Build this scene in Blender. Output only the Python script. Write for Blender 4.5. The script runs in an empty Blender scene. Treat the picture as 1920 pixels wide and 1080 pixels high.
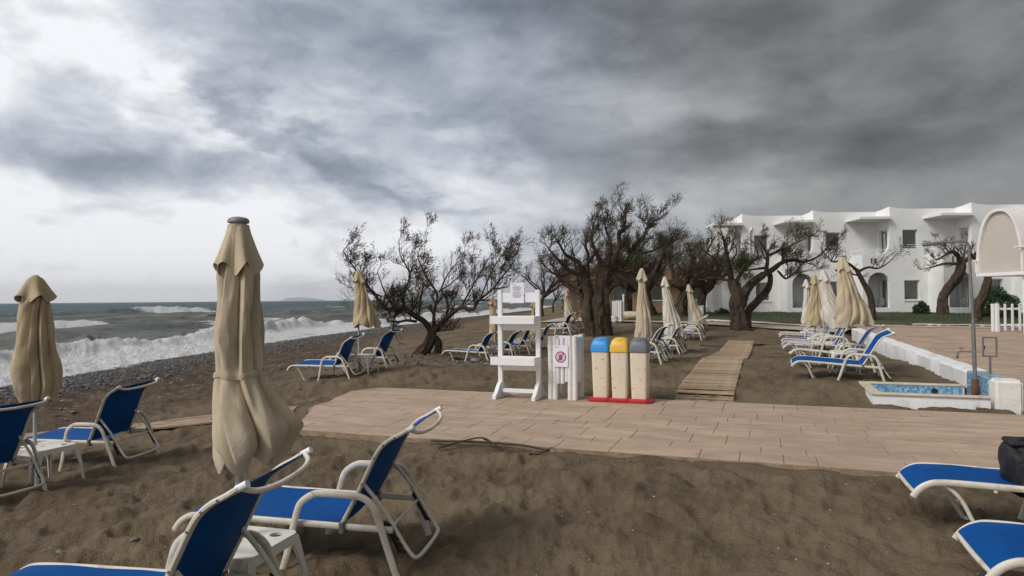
import bpy, bmesh, math, random
import numpy as np
from mathutils import Vector, Matrix
R = math.radians
S = bpy.context.scene
COL = S.collection
# ------------------------------------------------------------------ camera
EYE = 1.6
cam = bpy.data.objects.new('camera', bpy.data.cameras.new('camera'))
COL.objects.link(cam)
cam.data.sensor_width = 36.0
cam.data.lens = 24.0
cam.data.clip_start = 0.05
cam.data.clip_end = 60000
cam.matrix_world = (Matrix.Translation((0, 0, EYE)) @ Matrix.Rotation(R(90 + 0.91), 4, 'X')
                    @ Matrix.Rotation(R(-0.49), 4, 'Z'))
S.camera = cam
# ------------------------------------------------------------------ exposure
S.view_settings.view_transform = 'Standard'
S.view_settings.look = 'None'
S.view_settings.exposure = 0.6
S.view_settings.gamma = 1.0
S.view_settings.use_curve_mapping = False
SUN_AZ, SUN_EL = -122.0, 42.0          # degrees: azimuth to the right of +Y, elevation
# ------------------------------------------------------------------ node helpers
class NT:
    def __init__(s, tree): s.t = tree; s.n = tree.nodes; s.l = tree.links
    def new(s, typ, **kw):
        n = s.n.new(typ)
        for k, v in kw.items(): setattr(n, k, v)
        return n
    def put(s, sock, v):
        if v is None: return
        if isinstance(v, bpy.types.NodeSocket): s.l.new(v, sock)
        else: sock.default_value = v
    def math(s, op, a, b=None, c=None, clamp=False):
        n = s.new('ShaderNodeMath', operation=op, use_clamp=clamp)
        s.put(n.inputs[0], a); s.put(n.inputs[1], b); s.put(n.inputs[2], c)
        return n.outputs[0]
    def vmath(s, op, a, b=None, scale=None):
        n = s.new('ShaderNodeVectorMath', operation=op)
        s.put(n.inputs[0], a); s.put(n.inputs[1], b)
        if scale is not None: s.put(n.inputs['Scale'], scale)
        return n.outputs['Value'] if op in ('LENGTH', 'DOT_PRODUCT') else n.outputs[0]
    def noise(s, vec, scale, detail=4, rough=0.55, dist=0.0, lac=2.0, color=False):
        n = s.new('ShaderNodeTexNoise')
        s.put(n.inputs['Vector'], vec); n.inputs['Scale'].default_value = scale
        n.inputs['Detail'].default_value = detail; n.inputs['Roughness'].default_value = rough
        n.inputs['Distortion'].default_value = dist; n.inputs['Lacunarity'].default_value = lac
        return n.outputs[1] if color else n.outputs[0]
    def rng(s, v, a, b, c=0.0, d=1.0, smooth=True):
        n = s.new('ShaderNodeMapRange', interpolation_type='SMOOTHSTEP' if smooth else 'LINEAR')
        s.put(n.inputs[0], v); s.put(n.inputs[1], a); s.put(n.inputs[2], b); s.put(n.inputs[3], c); s.put(n.inputs[4], d)
        return n.outputs[0]
    def mix(s, f, a, b, mode='MIX'):
        n = s.new('ShaderNodeMix', data_type='RGBA', blend_type=mode)
        s.put(n.inputs[0], f)
        s.put(n.inputs[6], a if isinstance(a, bpy.types.NodeSocket) else (*a, 1) if len(a) == 3 else a)
        s.put(n.inputs[7], b if isinstance(b, bpy.types.NodeSocket) else (*b, 1) if len(b) == 3 else b)
        return n.outputs[2]
    def comb(s, x, y, z):
        n = s.new('ShaderNodeCombineXYZ'); s.put(n.inputs[0], x); s.put(n.inputs[1], y); s.put(n.inputs[2], z)
        return n.outputs[0]
    def sep(s, v):
        n = s.new('ShaderNodeSeparateXYZ'); s.put(n.inputs[0], v); return n.outputs
# ------------------------------------------------------------------ world: broken storm clouds over a physical sky
W = bpy.data.worlds.new('World'); S.world = W; W.use_nodes = True
w = NT(W.node_tree); w.n.clear()
wout = w.new('ShaderNodeOutputWorld'); bg = w.new('ShaderNodeBackground')
w.l.new(bg.outputs[0], wout.inputs[0])
sky = w.new('ShaderNodeTexSky', sky_type='NISHITA')
sky.sun_disc = False; sky.sun_elevation = R(SUN_EL); sky.sun_rotation = R(SUN_AZ)
skyc = w.vmath('SCALE', sky.outputs[0], scale=0.06)
tc = w.new('ShaderNodeTexCoord')
D = tc.outputs['Generated']
dx, dy, dz = w.sep(D)
# cloud-layer coordinates (flat deck seen in perspective)
zz = w.math('ADD', w.math('MAXIMUM', dz, 0.0), 0.26)
P = w.comb(w.math('DIVIDE', dx, zz), w.math('DIVIDE', dy, zz), 0.0)
# heading and height in degrees, bent by noise so that no edge is smooth
DP = w.comb(dx, dy, w.math('MULTIPLY', dz, 2.1))              # puffs a little wider than tall
warpn = w.noise(DP, 5.0, 7, 0.6, color=True)
warp = w.vmath('SCALE', w.vmath('SUBTRACT', warpn, (0.5, 0.5, 0.5)), scale=16.0)
az = w.math('MULTIPLY', w.math('ARCTAN2', dx, dy), 57.2958)
el = w.math('MULTIPLY', w.math('ARCSINE', dz), 57.2958)
Q0 = w.comb(az, el, 0.0)
wx, wy, _ = w.sep(warp)
elw = w.rng(el, 0.0, 12.0, 0.15, 1.0)
Q = w.vmath('ADD', Q0, w.comb(w.math('MULTIPLY', wx, 1.6), w.math('MULTIPLY', w.math('MULTIPLY', wy, 0.6), elw), 0.0))
def blob(cx, cy, sx, sy, rot):
    m = w.new('ShaderNodeMapping', vector_type='TEXTURE')
    w.l.new(Q, m.inputs[0])
    m.inputs['Location'].default_value = (cx, cy, 0); m.inputs['Rotation'].default_value = (0, 0, R(rot))
    m.inputs['Scale'].default_value = (sx, sy, 1)
    l = w.vmath('LENGTH', m.outputs[0])
    return w.math('EXPONENT', w.math('MULTIPLY', w.math('MULTIPLY', l, l), -1.0))
# brightness of the deck: thin towards the hidden sun in the west, heavy to the east
qx, qy, _ = w.sep(Q)
aw = w.math('ABSOLUTE', w.math('SUBTRACT', w.math('FLOORED_MODULO', w.math('ADD', qx, 275.0), 360.0), 180.0))   # away from heading -95
tt = w.math('ADD', aw, w.math('MULTIPLY', w.math('MINIMUM', qy, 30.0), 0.75))
base = w.rng(tt, 71.0, 126.0, 0.70, 0.19)
low = w.math('MULTIPLY', w.rng(el, 2.0, 15.0, 1.0, 0.0), w.rng(qx, -10.0, 14.0, 1.0, 0.15))
base = w.math('ADD', base, w.math('MULTIPLY', low, 0.22))
BL = [  # heading, height, half sizes, tilt, amount
    (-22, 14.6, 4.8, 1.9, -28, -0.34), (-31, 9.7, 11, 1.7, 2, -0.34), (-14, 9.2, 7.5, 1.7, -14, -0.28),
    (-35.5, 23.5, 3, 1.6, -20, -0.28), (-15, 21.0, 13, 3.2, -8, -0.11), (0.5, 13.0, 6.0, 2.2, -14, -0.13),
    (-6.5, 7.6, 4, .7, -15, -0.16), (28, 11.6, 11, 1.9, 2, -0.10), (13, 20.5, 8, 2.2, 6, -0.025), (17, 13.5, 5, 1.2, 0, -.04),
    (-36, 18.5, 4.5, 3.2, -30, 0.22), (-29, 15.6, 3.4, 1.5, -34, 0.22), (-21.5, 10.9, 4.5, .8, -28, 0.16),
    (-3, 9.0, 6, 1.6, -10, 0.14), (-25, 5.6, 14, 2.4, 0, 0.13), (-2, 4.5, 10, 2.0, 0, 0.10),
    (3, 18.8, 11, 2.6, -8, 0.09), (15, 8.6, 8, 1.9, 8, 0.13), (14, 15.4, 9, 1.3, -4, 0.06), (33, 18, 7, 3, 8, 0.0)]
for cx, cy, sx, sy, rot, amt in BL:
    base = w.math('MULTIPLY_ADD', blob(cx, cy, sx, sy, rot), amt, base)
n1 = w.rng(w.noise(DP, 4.2, 8, 0.55, 0.35), .28, .72)
n2 = w.rng(w.noise(DP, 11.0, 8, 0.58, 0.4), .25, .75)
det = w.math('ADD', w.math('MULTIPLY', w.math('SUBTRACT', n1, 0.5), 0.60), w.math('MULTIPLY', w.math('SUBTRACT', n2, 0.5), 0.36))
lum = w.math('MULTIPLY', w.math('MAXIMUM', base, 0.06), w.math('ADD', 1.0, det))
lum = w.math('MAXIMUM', lum, 0.055)
lum = w.math('MINIMUM', lum, 0.86)
# thin cloud is neutral white, thick cloud in the west blue grey, in the east neutral grey
ramp = w.new('ShaderNodeValToRGB'); w.l.new(lum, ramp.inputs[0])
e = ramp.color_ramp.elements
e[0].position = 0.0; e[0].color = (0.87, 0.975, 1.18, 1); e[1].position = 0.75; e[1].color = (0.985, 1.0, 1.04, 1)
x = e.new(0.2); x.color = (0.83, 0.97, 1.22, 1); x = e.new(0.45); x.color = (0.92, 0.985, 1.13, 1)
tint = w.mix(w.rng(az, -8.0, 24.0, 0.0, 0.95), ramp.outputs[0], (1.0, 1.005, 0.985))
cl = w.vmath('SCALE', tint, scale=lum)
fin = w.mix(0.95, skyc, cl)
w.l.new(fin, bg.inputs[0]); bg.inputs[1].default_value = 0.76
# ------------------------------------------------------------------ sun behind the clouds
sl = bpy.data.lights.new('sun', 'SUN'); so = bpy.data.objects.new('sun', sl); COL.objects.link(so)
sl.energy = 1.5; sl.angle = R(22); sl.color = (1.0, 0.96, 0.9)
sd = Vector((math.sin(R(SUN_AZ)) * math.cos(R(SUN_EL)), math.cos(R(SUN_AZ)) * math.cos(R(SUN_EL)), math.sin(R(SUN_EL))))
so.rotation_euler = sd.to_track_quat('Z', 'Y').to_euler()
so.location = (-20, 10, 30)
# ------------------------------------------------------------------ numpy noise and the lie of the land
def hash2(ix, iy, seed):
    h = (ix.astype(np.int64) * 374761393 + iy.astype(np.int64) * 668265263 + seed * 974634757) & 0xffffffff
    h = ((h ^ (h >> 13)) * 1274126177) & 0xffffffff
    return ((h ^ (h >> 16)) & 0xffffff) / float(0xffffff)
def vnoise(x, y, seed=0):
    x = np.asarray(x, float); y = np.asarray(y, float)
    ix = np.floor(x); iy = np.floor(y); fx = x - ix; fy = y - iy
    fx = fx * fx * fx * (fx * (fx * 6 - 15) + 10); fy = fy * fy * fy * (fy * (fy * 6 - 15) + 10)
    a = hash2(ix, iy, seed); b = hash2(ix + 1, iy, seed); c = hash2(ix, iy + 1, seed); d = hash2(ix + 1, iy + 1, seed)
    return (a + (b - a) * fx) * (1 - fy) + (c + (d - c) * fx) * fy - 0.5
def fbm(x, y, oct=4, seed=0, gain=0.5):
    s = 0; a = 1.0
    for k in range(oct):
        s = s + a * vnoise(x * 2 ** k + 17.3 * k, y * 2 ** k - 9.1 * k, seed + k); a *= gain
    return s
def sst(a, b, x):
    t = np.clip((np.asarray(x, float) - a) / (b - a), 0, 1); return t * t * (3 - 2 * t)
def gauss(x, y, cx, cy, r): return np.exp(-((x - cx) ** 2 + (y - cy) ** 2) / (r * r))
YAW = R(20.4)
U = np.array((math.sin(YAW), math.cos(YAW))); V = np.array((math.cos(YAW), -math.sin(YAW)))
O = np.array((0.0, 7.54))                      # near edge of the paving, straight ahead
def ab(x, y): return (x - O[0]) * V[0] + (y - O[1]) * V[1], (x - O[0]) * U[0] + (y - O[1]) * U[1]
def wp(a, b): return O[0] + a * V[0] + b * U[0], O[1] + a * V[1] + b * U[1]
SEA = -1.3
SHY = [-400, -20, 24, 41, 60, 97, 163, 290, 600, 3000]
SHX = [-60, -19.5, -18.1, -17.3, -15.5, -9.8, 3.2, 31, 120, 900]
def shore(y): return np.interp(y, SHY, SHX)
def pave_left(b): return np.interp(b, [-.1, .5, 1.2, 1.5, 1.9, 2.6, 3.3, 3.83], [-2.75, -3.2, -3.55, -3.85, -3.8, -4.1, -4.25, -4.0])
def ground0(x, y):
    x = np.asarray(x, float); y = np.asarray(y, float)
    s = x - shore(y) + 0.5 * vnoise(y * .25, 0 * y, 5)
    z = np.interp(s, [-60, -8, 0, 1.5, 4, 9, 13, 16, 20], [-6, -2.4, -1.36, -1.1, -.82, -.55, -.3, -.13, 0.0])
    z = z + .42 * sst(25, 34, y) * sst(-1, 5, x - (y - 34) * .05) + .15 * sst(33, 41, y) * sst(6, 12, x)
    z = z + .28 * gauss(x, y, -2.8, 15.4, 2.6) + .22 * gauss(x, y, -2.9, 22.3, 1.7) - .2 * gauss(x, y, .2, 23, 4.5)
    z = z + .24 * gauss(x, y, 6.2, 14.0, 4.5) - .05 + .12 * sst(13, 5, y)
    return z
def regions(x, y):
    a, b = ab(x, y)
    pav = sst(-.02, .06, b) * sst(-.02, .06, 3.83 - b) * sst(-.02, .06, a - pave_left(b))
    ter = sst(5.75, 5.95, a) * sst(3.7, 3.8, b)
    return a, b, np.maximum(pav, ter)
def terr_z(x, y):
    a, b = ab(x, y)
    return .38 * sst(4.5, 22, b) * np.ones_like(np.asarray(x, float))
def ground(x, y):
    x = np.asarray(x, float); y = np.asarray(y, float)
    z = ground0(x, y)
    a, b, m = regions(x, y)
    near = sst(60, 20, np.hypot(x, y))
    sand = sst(3.0, 8.0, x - shore(y))
    z = z + .05 * fbm(x * .55, y * .55, 3, 3) * near
    foot = fbm(x * 2.3 + y * 1.1, y * 2.3 - x * 1.1, 3, 14, .55)
    wx_ = .5 * vnoise(x * 2.3, y * 2.3, 131); wy_ = .5 * vnoise(x * 2.3 + 40, y * 2.3, 132)
    pit = sst(.10, .38, vnoise(x * 4.1 * .94 + y * 1.4 + wx_, y * 4.1 * .94 - x * 1.4 + wy_, 22)); lump = fbm(x * 7.5, y * 7.5, 3, 23, .55)
    z = z + near * sand * (.055 * foot - .052 * pit + .046 * lump)
    z = z + sst(14, 6, np.hypot(x, y)) * .014 * fbm(x * 19, y * 19, 2, 27)
    z = z + (1 - sand) * .05 * fbm(x * 1.7, y * 1.7, 3, 31)
    # the sand is level and tight against the paving
    d = np.maximum.reduce([-b, b - 3.83, pave_left(b) - a])
    k = sst(.9, 0.0, d) * (a < 12)
    z = z * (1 - .8 * k) + .8 * k * (-.05 + .02 * foot)
    z = z * (1 - m) + m * (np.minimum(terr_z(x, y), ground0(x, y)) - .16)
    fa = (x - 6.70) * V[0] + (y - 9.48) * V[1]; fb_ = (x - 6.70) * U[0] + (y - 9.48) * U[1]      # sunk under the foot bath
    z = np.where((fa > -1.47) & (fa < .1) & (fb_ > .06) & (fb_ < 1.39), -.3, z)
    return z
def gz(x, y): return float(ground(np.array([x]), np.array([y]))[0])
# ------------------------------------------------------------------ mesh helpers
class MB:
    def __init__(s): s.v = []; s.f = []
    def add(s, vs, fs):
        o = len(s.v); s.v.extend(tuple(map(float, p)) for p in vs); s.f.extend(tuple(i + o for i in f) for f in fs); return s
    def box(s, c, d, rz=0, M=None):
        hx, hy, hz = d[0] / 2, d[1] / 2, d[2] / 2
        vs = [(x, y, z) for z in (-hz, hz) for x, y in ((-hx, -hy), (hx, -hy), (hx, hy), (-hx, hy))]
        m = Matrix.Translation(c) @ Matrix.Rotation(rz, 4, 'Z')
        if M is not None: m = Matrix.Translation(c) @ M
        return s.add([m @ Vector(p) for p in vs], [(3, 2, 1, 0), (4, 5, 6, 7), (0, 1, 5, 4), (1, 2, 6, 5), (2, 3, 7, 6), (3, 0, 4, 7)])
    def cbox(s, c, d, ch=.006, rz=0):
        hx, hy, hz = d[0] / 2, d[1] / 2, d[2] / 2
        bm = bmesh.new(); bmesh.ops.create_cube(bm, size=1)
        for q in bm.verts: q.co = Vector((q.co.x * d[0], q.co.y * d[1], q.co.z * d[2]))
        bmesh.ops.bevel(bm, geom=bm.edges[:], offset=ch, segments=1, affect='EDGES')
        m = Matrix.Translation(c) @ Matrix.Rotation(rz, 4, 'Z')
        bm.verts.index_update()
        s.add([m @ q.co for q in bm.verts], [tuple(q.index for q in f.verts) for f in bm.faces]); bm.free(); return s
    def tube(s, pts, r, n=8, flat=None, cap=True, closed=False, up=None, jit=None):
        P_ = np.array(pts, float); m = len(P_)
        r = np.broadcast_to(np.array(r, float), (m,)) if np.ndim(r) == 0 else np.interp(np.linspace(0, 1, m), np.linspace(0, 1, len(r)), r)
        T = np.empty_like(P_)
        if closed: T = np.roll(P_, -1, 0) - np.roll(P_, 1, 0)
        else:
            T[1:-1] = P_[2:] - P_[:-2]; T[0] = P_[1] - P_[0]; T[-1] = P_[-1] - P_[-2]
        T /= np.linalg.norm(T, axis=1)[:, None] + 1e-12
        ref = np.array(up if up is not None else ((0, 0, 1) if abs(T[0][2]) < .9 else (1, 0, 0)), float)
        vs = []
        ang = np.arange(n) * 2 * math.pi / n + math.pi / n
        ca, sa = np.cos(ang), np.sin(ang)
        for i in range(m):
            t = T[i]
            if up is not None: ref = np.array(up, float)
            b = ref - t * ref.dot(t); nb = math.sqrt(b.dot(b))
            if nb < 1e-6: b = np.array((t[1], -t[0], 0.01)); nb = np.linalg.norm(b)
            b /= nb; c = np.array((t[1] * b[2] - t[2] * b[1], t[2] * b[0] - t[0] * b[2], t[0] * b[1] - t[1] * b[0]))
            ref = b
            fu, fv = (1, 1) if flat is None else flat
            rr = r[i]
            ring = P_[i] + (ca * rr * fu)[:, None] * b + (sa * rr * fv)[:, None] * c
            if jit is not None: ring = P_[i] + (ring - P_[i]) * jit(i, ang)[:, None]
            vs.extend(ring.tolist())
        fs = []
        for i in range(m if closed else m - 1):
            i2 = (i + 1) % m
            for k in range(n):
                k2 = (k + 1) % n
                fs.append((i * n + k, i * n + k2, i2 * n + k2, i2 * n + k))
        if cap and not closed:
            fs.append(tuple(range(n - 1, -1, -1))); fs.append(tuple((m - 1) * n + k for k in range(n)))
        return s.add(vs, fs)
    def lathe(s, prof, n=16, c=(0, 0, 0)):
        vs = []; m = len(prof)
        for r, z in prof:
            for k in range(n):
                a = 2 * math.pi * k / n; vs.append((c[0] + r * math.cos(a), c[1] + r * math.sin(a), c[2] + z))
        fs = [(i * n + k, i * n + (k + 1) % n, (i + 1) * n + (k + 1) % n, (i + 1) * n + k) for i in range(m - 1) for k in range(n)]
        fs.append(tuple(range(n - 1, -1, -1))); fs.append(tuple((m - 1) * n + k for k in range(n)))
        return s.add(vs, fs)
    def prism(s, poly, p0, ex, ey, en, t):
        """polygon in the (ex, ey) plane at p0, extruded t along en"""
        p0, ex, ey, en = (np.array(q, float) for q in (p0, ex, ey, en)); n = len(poly)
        vs = [p0 + ex * a + ey * b for a, b in poly] + [p0 + ex * a + ey * b + en * t for a, b in poly]
        fs = [tuple(range(n - 1, -1, -1)), tuple(range(n, 2 * n))] + [(k, (k + 1) % n, (k + 1) % n + n, k + n) for k in range(n)]
        return s.add(vs, fs)
    def mesh(s, name, m, smooth=False):
        me = bpy.data.meshes.new(name); me.from_pydata(s.v, [], s.f); me.update()
        bm = bmesh.new(); bm.from_mesh(me); bmesh.ops.recalc_face_normals(bm, faces=bm.faces[:]); bm.to_mesh(me); bm.free()
        if m is not None: me.materials.append(m)
        if smooth:
            me.polygons.foreach_set('use_smooth', [True] * len(me.polygons))
            try: me.set_sharp_from_angle(angle=R(smooth if smooth > 1 else 40))
            except Exception: pass
        return me
    def build(s, name, m, parent=None, smooth=False):
        return link(name, s.mesh(name, m, smooth), parent)
def link(name, me, parent=None):
    o = bpy.data.objects.new(name, me); COL.objects.link(o)
    if parent is not None: o.parent = parent
    return o
def tag(o, label=None, cat=None, group=None, kind=None):
    if label: o['label'] = label
    if cat: o['category'] = cat
    if group: o['group'] = group
    if kind: o['kind'] = kind
    return o
def thing(name, label, cat, loc=(0, 0, 0), rz=0, group=None):
    o = bpy.data.objects.new(name, None); COL.objects.link(o); o.empty_display_size = .2
    o.location = loc; o.rotation_euler = (0, 0, rz)
    return tag(o, label, cat, group)
def copy_tree(o, parent=None):
    c = o.copy(); COL.objects.link(c); c.parent = parent
    for ch in list(o.children): copy_tree(ch, c)
    return c
def sheet(name, X, Y, Z, m, attrs=None, kind='structure', smooth=True, keep=None, parent=None, wrap=False):
    """grid arrays -> one mesh"""
    ny, nx = X.shape
    co = np.stack([X, Y, Z], -1).reshape(-1, 3).astype(np.float32)
    idx = np.arange(ny * nx).reshape(ny, nx)
    if wrap: idx = np.concatenate([idx, idx[:, :1]], 1)
    q = np.stack([idx[:-1, :-1], idx[:-1, 1:], idx[1:, 1:], idx[1:, :-1]], -1).reshape(-1, 4)
    if keep is not None: q = q[keep.reshape(-1)[q].any(1)]
    used = np.zeros(len(co), bool); used[q.reshape(-1)] = True
    remap = np.cumsum(used) - 1; co = co[used]; q = remap[q]
    me = bpy.data.meshes.new(name)
    me.vertices.add(len(co)); me.vertices.foreach_set('co', co.reshape(-1))
    me.loops.add(q.size); me.loops.foreach_set('vertex_index', q.reshape(-1).astype(np.int32))
    me.polygons.add(len(q)); me.polygons.foreach_set('loop_start', np.arange(0, q.size, 4, dtype=np.int32))
    me.polygons.foreach_set('use_smooth', np.ones(len(q), bool) if smooth else np.zeros(len(q), bool))
    me.update(calc_edges=True); me.validate()
    for k, v in (attrs or {}).items():
        at = me.attributes.new(k, 'FLOAT', 'POINT'); at.data.foreach_set('value', v.reshape(-1)[used].astype(np.float32))
    me.materials.append(m)
    o = link(name, me, parent)
    if kind: o['kind'] = kind
    return o
# ------------------------------------------------------------------ materials
MATS = {}
def mat(name, col, rough=.6, var=.12, vscale=6.0, bump=0.0, bscale=40.0, dirt=None, dscale=3.0, damt=.5, metal=0.0, spec=.5, extra=None, coord='Object', sheen=0):
    if name in MATS: return MATS[name]
    m = bpy.data.materials.new(name); m.use_nodes = True
    t = NT(m.node_tree); b = t.n['Principled BSDF']
    co = t.new('ShaderNodeTexCoord').outputs[coord]
    n = t.noise(co, vscale, 5, .6)
    c = t.mix(t.rng(n, .25, .75), tuple(max(0, q * (1 - var)) for q in col), tuple(min(1, q * (1 + var)) for q in col))
    if dirt is not None:
        dn = t.noise(co, dscale, 6, .68, .5)
        c = t.mix(t.rng(dn, .48, .72, 0, damt), c, dirt)
    if extra: c = extra(t, co, c)
    t.put(b.inputs['Base Color'], c); b.inputs['Roughness'].default_value = rough
    b.inputs['Metallic'].default_value = metal; b.inputs['Specular IOR Level'].default_value = spec
    if bump and name.startswith('canvas'):      # long creases and puckers in the cloth
        cr = t.new('ShaderNodeMapping'); t.l.new(co, cr.inputs[0]); cr.inputs['Scale'].default_value = (1, 1, .3); co = t.vmath('ADD', cr.outputs[0], t.vmath('SCALE', t.noise(co, 4, 3, color=True), scale=.25))
    if bump:
        bn = t.new('ShaderNodeBump'); bn.inputs['Strength'].default_value = bump; bn.inputs['Distance'].default_value = .02
        t.l.new(t.noise(co, bscale, 6, .62), bn.inputs['Height']); t.l.new(bn.outputs[0], b.inputs['Normal'])
    MATS[name] = m
    return m
FRAME = mat('painted frame', (.66, .61, .52), .4, .07, 9, .05, 60, (.36, .29, .19), 7, .7)
SLING = mat('blue sling', (.0006, .066, .26), .7, .10, 5, .12, 900, (.03, .10, .26), 4, .2, spec=.12)
BLACKP = mat('black plastic', (.012, .012, .013), .45)
BRACK = mat('grey bracket', (.13, .12, .11), .5)
PLAST = mat('white plastic', (.72, .69, .62), .42, .05, 4, .04, 30, (.45, .40, .31), 5, .5)
CANV = [mat('canvas tan', (.45, .355, .215), .85, .10, 3, .5, 9, (.30, .22, .12), 2.2, .45, sheen=.2),
        mat('canvas cream', (.50, .415, .285), .85, .08, 3, .5, 9, (.36, .29, .18), 2.2, .4),
        mat('canvas pale', (.62, .56, .47), .85, .08, 3, .5, 9, (.42, .36, .27), 2.2, .35)]
POLE = mat('grey pole', (.36, .37, .36), .45, .08, 8, 0, 1, (.22, .2, .17), 9, .4)
CAPM = mat('grey cap', (.20, .20, .18), .5)
WHITE = mat('white paint', (.80, .80, .81), .5, .03, 4, .06, 25, (.60, .57, .52), 4, .3)
LOGW = mat('whitewashed log', (.74, .73, .72), .7, .08, 9, .3, 30, (.36, .31, .26), 9, .5)
PAPER = mat('paper', (.78, .78, .86), .6, .02)
INK = mat('ink', (.12, .12, .16), .7)
INKR = mat('red ink', (.55, .03, .06), .6)
INKB = mat('pale blue ink', (.35, .50, .72), .6)
def rust(t, co, c):
    v = t.new('ShaderNodeTexVoronoi'); t.l.new(co, v.inputs[0]); v.inputs['Scale'].default_value = 7
    k = t.math('MULTIPLY', t.rng(v.outputs[0], .05, .10, 1, 0), t.rng(t.noise(co, 5, 3), .5, .56))
    return t.mix(k, c, (.33, .19, .07))
BEIGE = mat('beige plastic', (.70, .61, .47), .45, .05, 3, .03, 20, (.50, .40, .27), 3, .25)
BLUE = mat('blue lid', (.025, .27, .66), .42, .07, 5, 0, 1, (.2, .35, .55), 6, .25)
YELL = mat('yellow lid', (.72, .43, .045), .42, .07, 5, 0, 1, (.5, .36, .12), 6, .25)
GREY = mat('grey lid', (.125, .14, .16), .45, .07, 5, 0, 1, (.2, .2, .2), 6, .25)
RED = mat('red base', (.42, .012, .015), .45, .12, 5, 0, 1, (.25, .06, .04), 6, .4)
WOODP = [mat('boardwalk wood %d' % k, c, .8, .22, 5, .4, 60, (.16, .11, .07), 3, .5) for k, c in
         enumerate([(.33, .235, .15), (.38, .28, .185), (.28, .195, .125)])]
STEEL = mat('dull steel', (.23, .225, .22), .42, .12, 8, 0, 1, (.16, .10, .06), 7, .5, metal=.55)
RUST = mat('rusty iron', (.12, .052, .025), .85, .3, 14, .3, 40)
def wallgrime(t, co, c):
    p = t.new('ShaderNodeNewGeometry').outputs['Position']
    n = t.noise(p, 2.2, 6, .7)
    n2 = t.noise(p, 9, 5, .65)
    c = t.mix(t.rng(n, .56, .68, 0, .7), c, (.50, .42, .27))
    return t.mix(t.rng(n2, .66, .72, 0, .8), c, (.17, .15, .12))
WALLP = mat('weathered white wall', (.76, .76, .76), .75, .05, 3, .25, 18, extra=wallgrime)
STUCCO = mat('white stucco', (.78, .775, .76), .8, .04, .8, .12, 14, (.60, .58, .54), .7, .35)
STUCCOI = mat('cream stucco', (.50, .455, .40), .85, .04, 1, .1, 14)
GLASS = mat('window glass', (.03, .045, .05), .08, .1, 2, 0, 1, spec=.7)
def curt(t, co, c):
    wv = t.new('ShaderNodeTexWave', wave_type='BANDS', bands_direction='X'); t.l.new(co, wv.inputs[0])
    wv.inputs['Scale'].default_value = 5; wv.inputs['Distortion'].default_value = 2.5; wv.inputs['Detail Scale'].default_value = .4
    return t.mix(wv.outputs[1], tuple(q * .55 for q in CURC), c)
CURC = (.44, .50, .50); CURT = mat('grey green curtain', CURC, .9, .08, 2, extra=curt)
CURC = (.54, .54, .42); CURT2 = mat('cream curtain', CURC, .9, .08, 2, extra=curt)
FRWIN = mat('window frame', (.62, .62, .60), .5)
KERB = mat('pale kerb stone', (.55, .50, .43), .85, .1, 3, .2, 20)
BARK = mat('bark', (.062, .042, .027), .95, .5, 6, 1.0, 13, (.022, .015, .011), 5, .9)
TWIG = mat('twigs', (.056, .030, .020), .9, .3, 3)
LEAFG = mat('tamarisk green', (.045, .075, .02), .75, .4, 1.5)
LEAFB = mat('dry tamarisk', (.10, .065, .03), .8, .4, 1.5)
BUSHM = mat('bush leaf', (.022, .052, .012), .6, .4, 2.5)
BAGM = mat('black nylon', (.008, .008, .010), .6, .3, 9, .4, 60)
ROCKM = mat('beach stone', (.15, .14, .13), .85, .35, 3, .3, 20)
STONES = [mat('pebble %d' % k, c, .8, .3, 4, .2, 20) for k, c in enumerate([(.115, .11, .105), (.22, .18, .135), (.42, .38, .32)])]
# sand
def sand_mat():
    m = bpy.data.materials.new('sand'); m.use_nodes = True; t = NT(m.node_tree); b = t.n['Principled BSDF']
    p = t.new('ShaderNodeNewGeometry').outputs['Position']
    def attr(n):
        a = t.new('ShaderNodeAttribute'); a.attribute_name = n; return a.outputs['Fac']
    n1 = t.noise(p, .7, 6, .6); n2 = t.noise(p, 9, 6, .65); n3 = t.noise(p, 120, 3, .7)
    c = t.mix(t.rng(n1, .3, .7), (.088, .062, .036), (.168, .127, .078))
    c = t.mix(t.rng(n2, .35, .75, 0, .5), c, (.18, .138, .088))
    c = t.mix(t.rng(n3, .62, .75, 0, .5), c, (.33, .27, .19))
    c = t.mix(t.rng(n3, .36, .26, 0, .6), c, (.045, .035, .025))
    peb = t.noise(p, 14, 5, .7)
    pc = t.mix(t.rng(peb, .35, .65), (.045, .045, .048), (.16, .15, .14))
    c = t.mix(attr('pebble'), c, pc)
    deb = t.math('MULTIPLY', attr('debris'), t.rng(t.noise(p, 2.6, 7, .72, .6), .36, .52))
    c = t.mix(t.math('MULTIPLY', deb, .85), c, t.mix(n2, (.036, .019, .012), (.080, .046, .029)))
    wet = attr('wet')
    c = t.mix(t.math('MULTIPLY', wet, .65), c, (.03, .028, .026))
    t.put(b.inputs['Base Color'], c)
    t.put(b.inputs['Roughness'], t.math('SUBTRACT', .95, t.math('MULTIPLY', wet, .6)))
    b.inputs['Specular IOR Level'].default_value = .25
    bu = t.new('ShaderNodeBump'); bu.inputs['Strength'].default_value = 1.0; bu.inputs['Distance'].default_value = .05
    h = t.math('ADD', t.math('ADD', t.math('MULTIPLY', t.noise(p, 7, 6, .6), 1.0), t.math('MULTIPLY', t.noise(p, 45, 4, .65), .28)),
               t.math('MULTIPLY', t.math('MULTIPLY', peb, attr('pebble')), 2.5))
    t.l.new(h, bu.inputs['Height']); t.l.new(bu.outputs[0], b.inputs['Normal'])
    return m
SAND = sand_mat()
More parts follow.
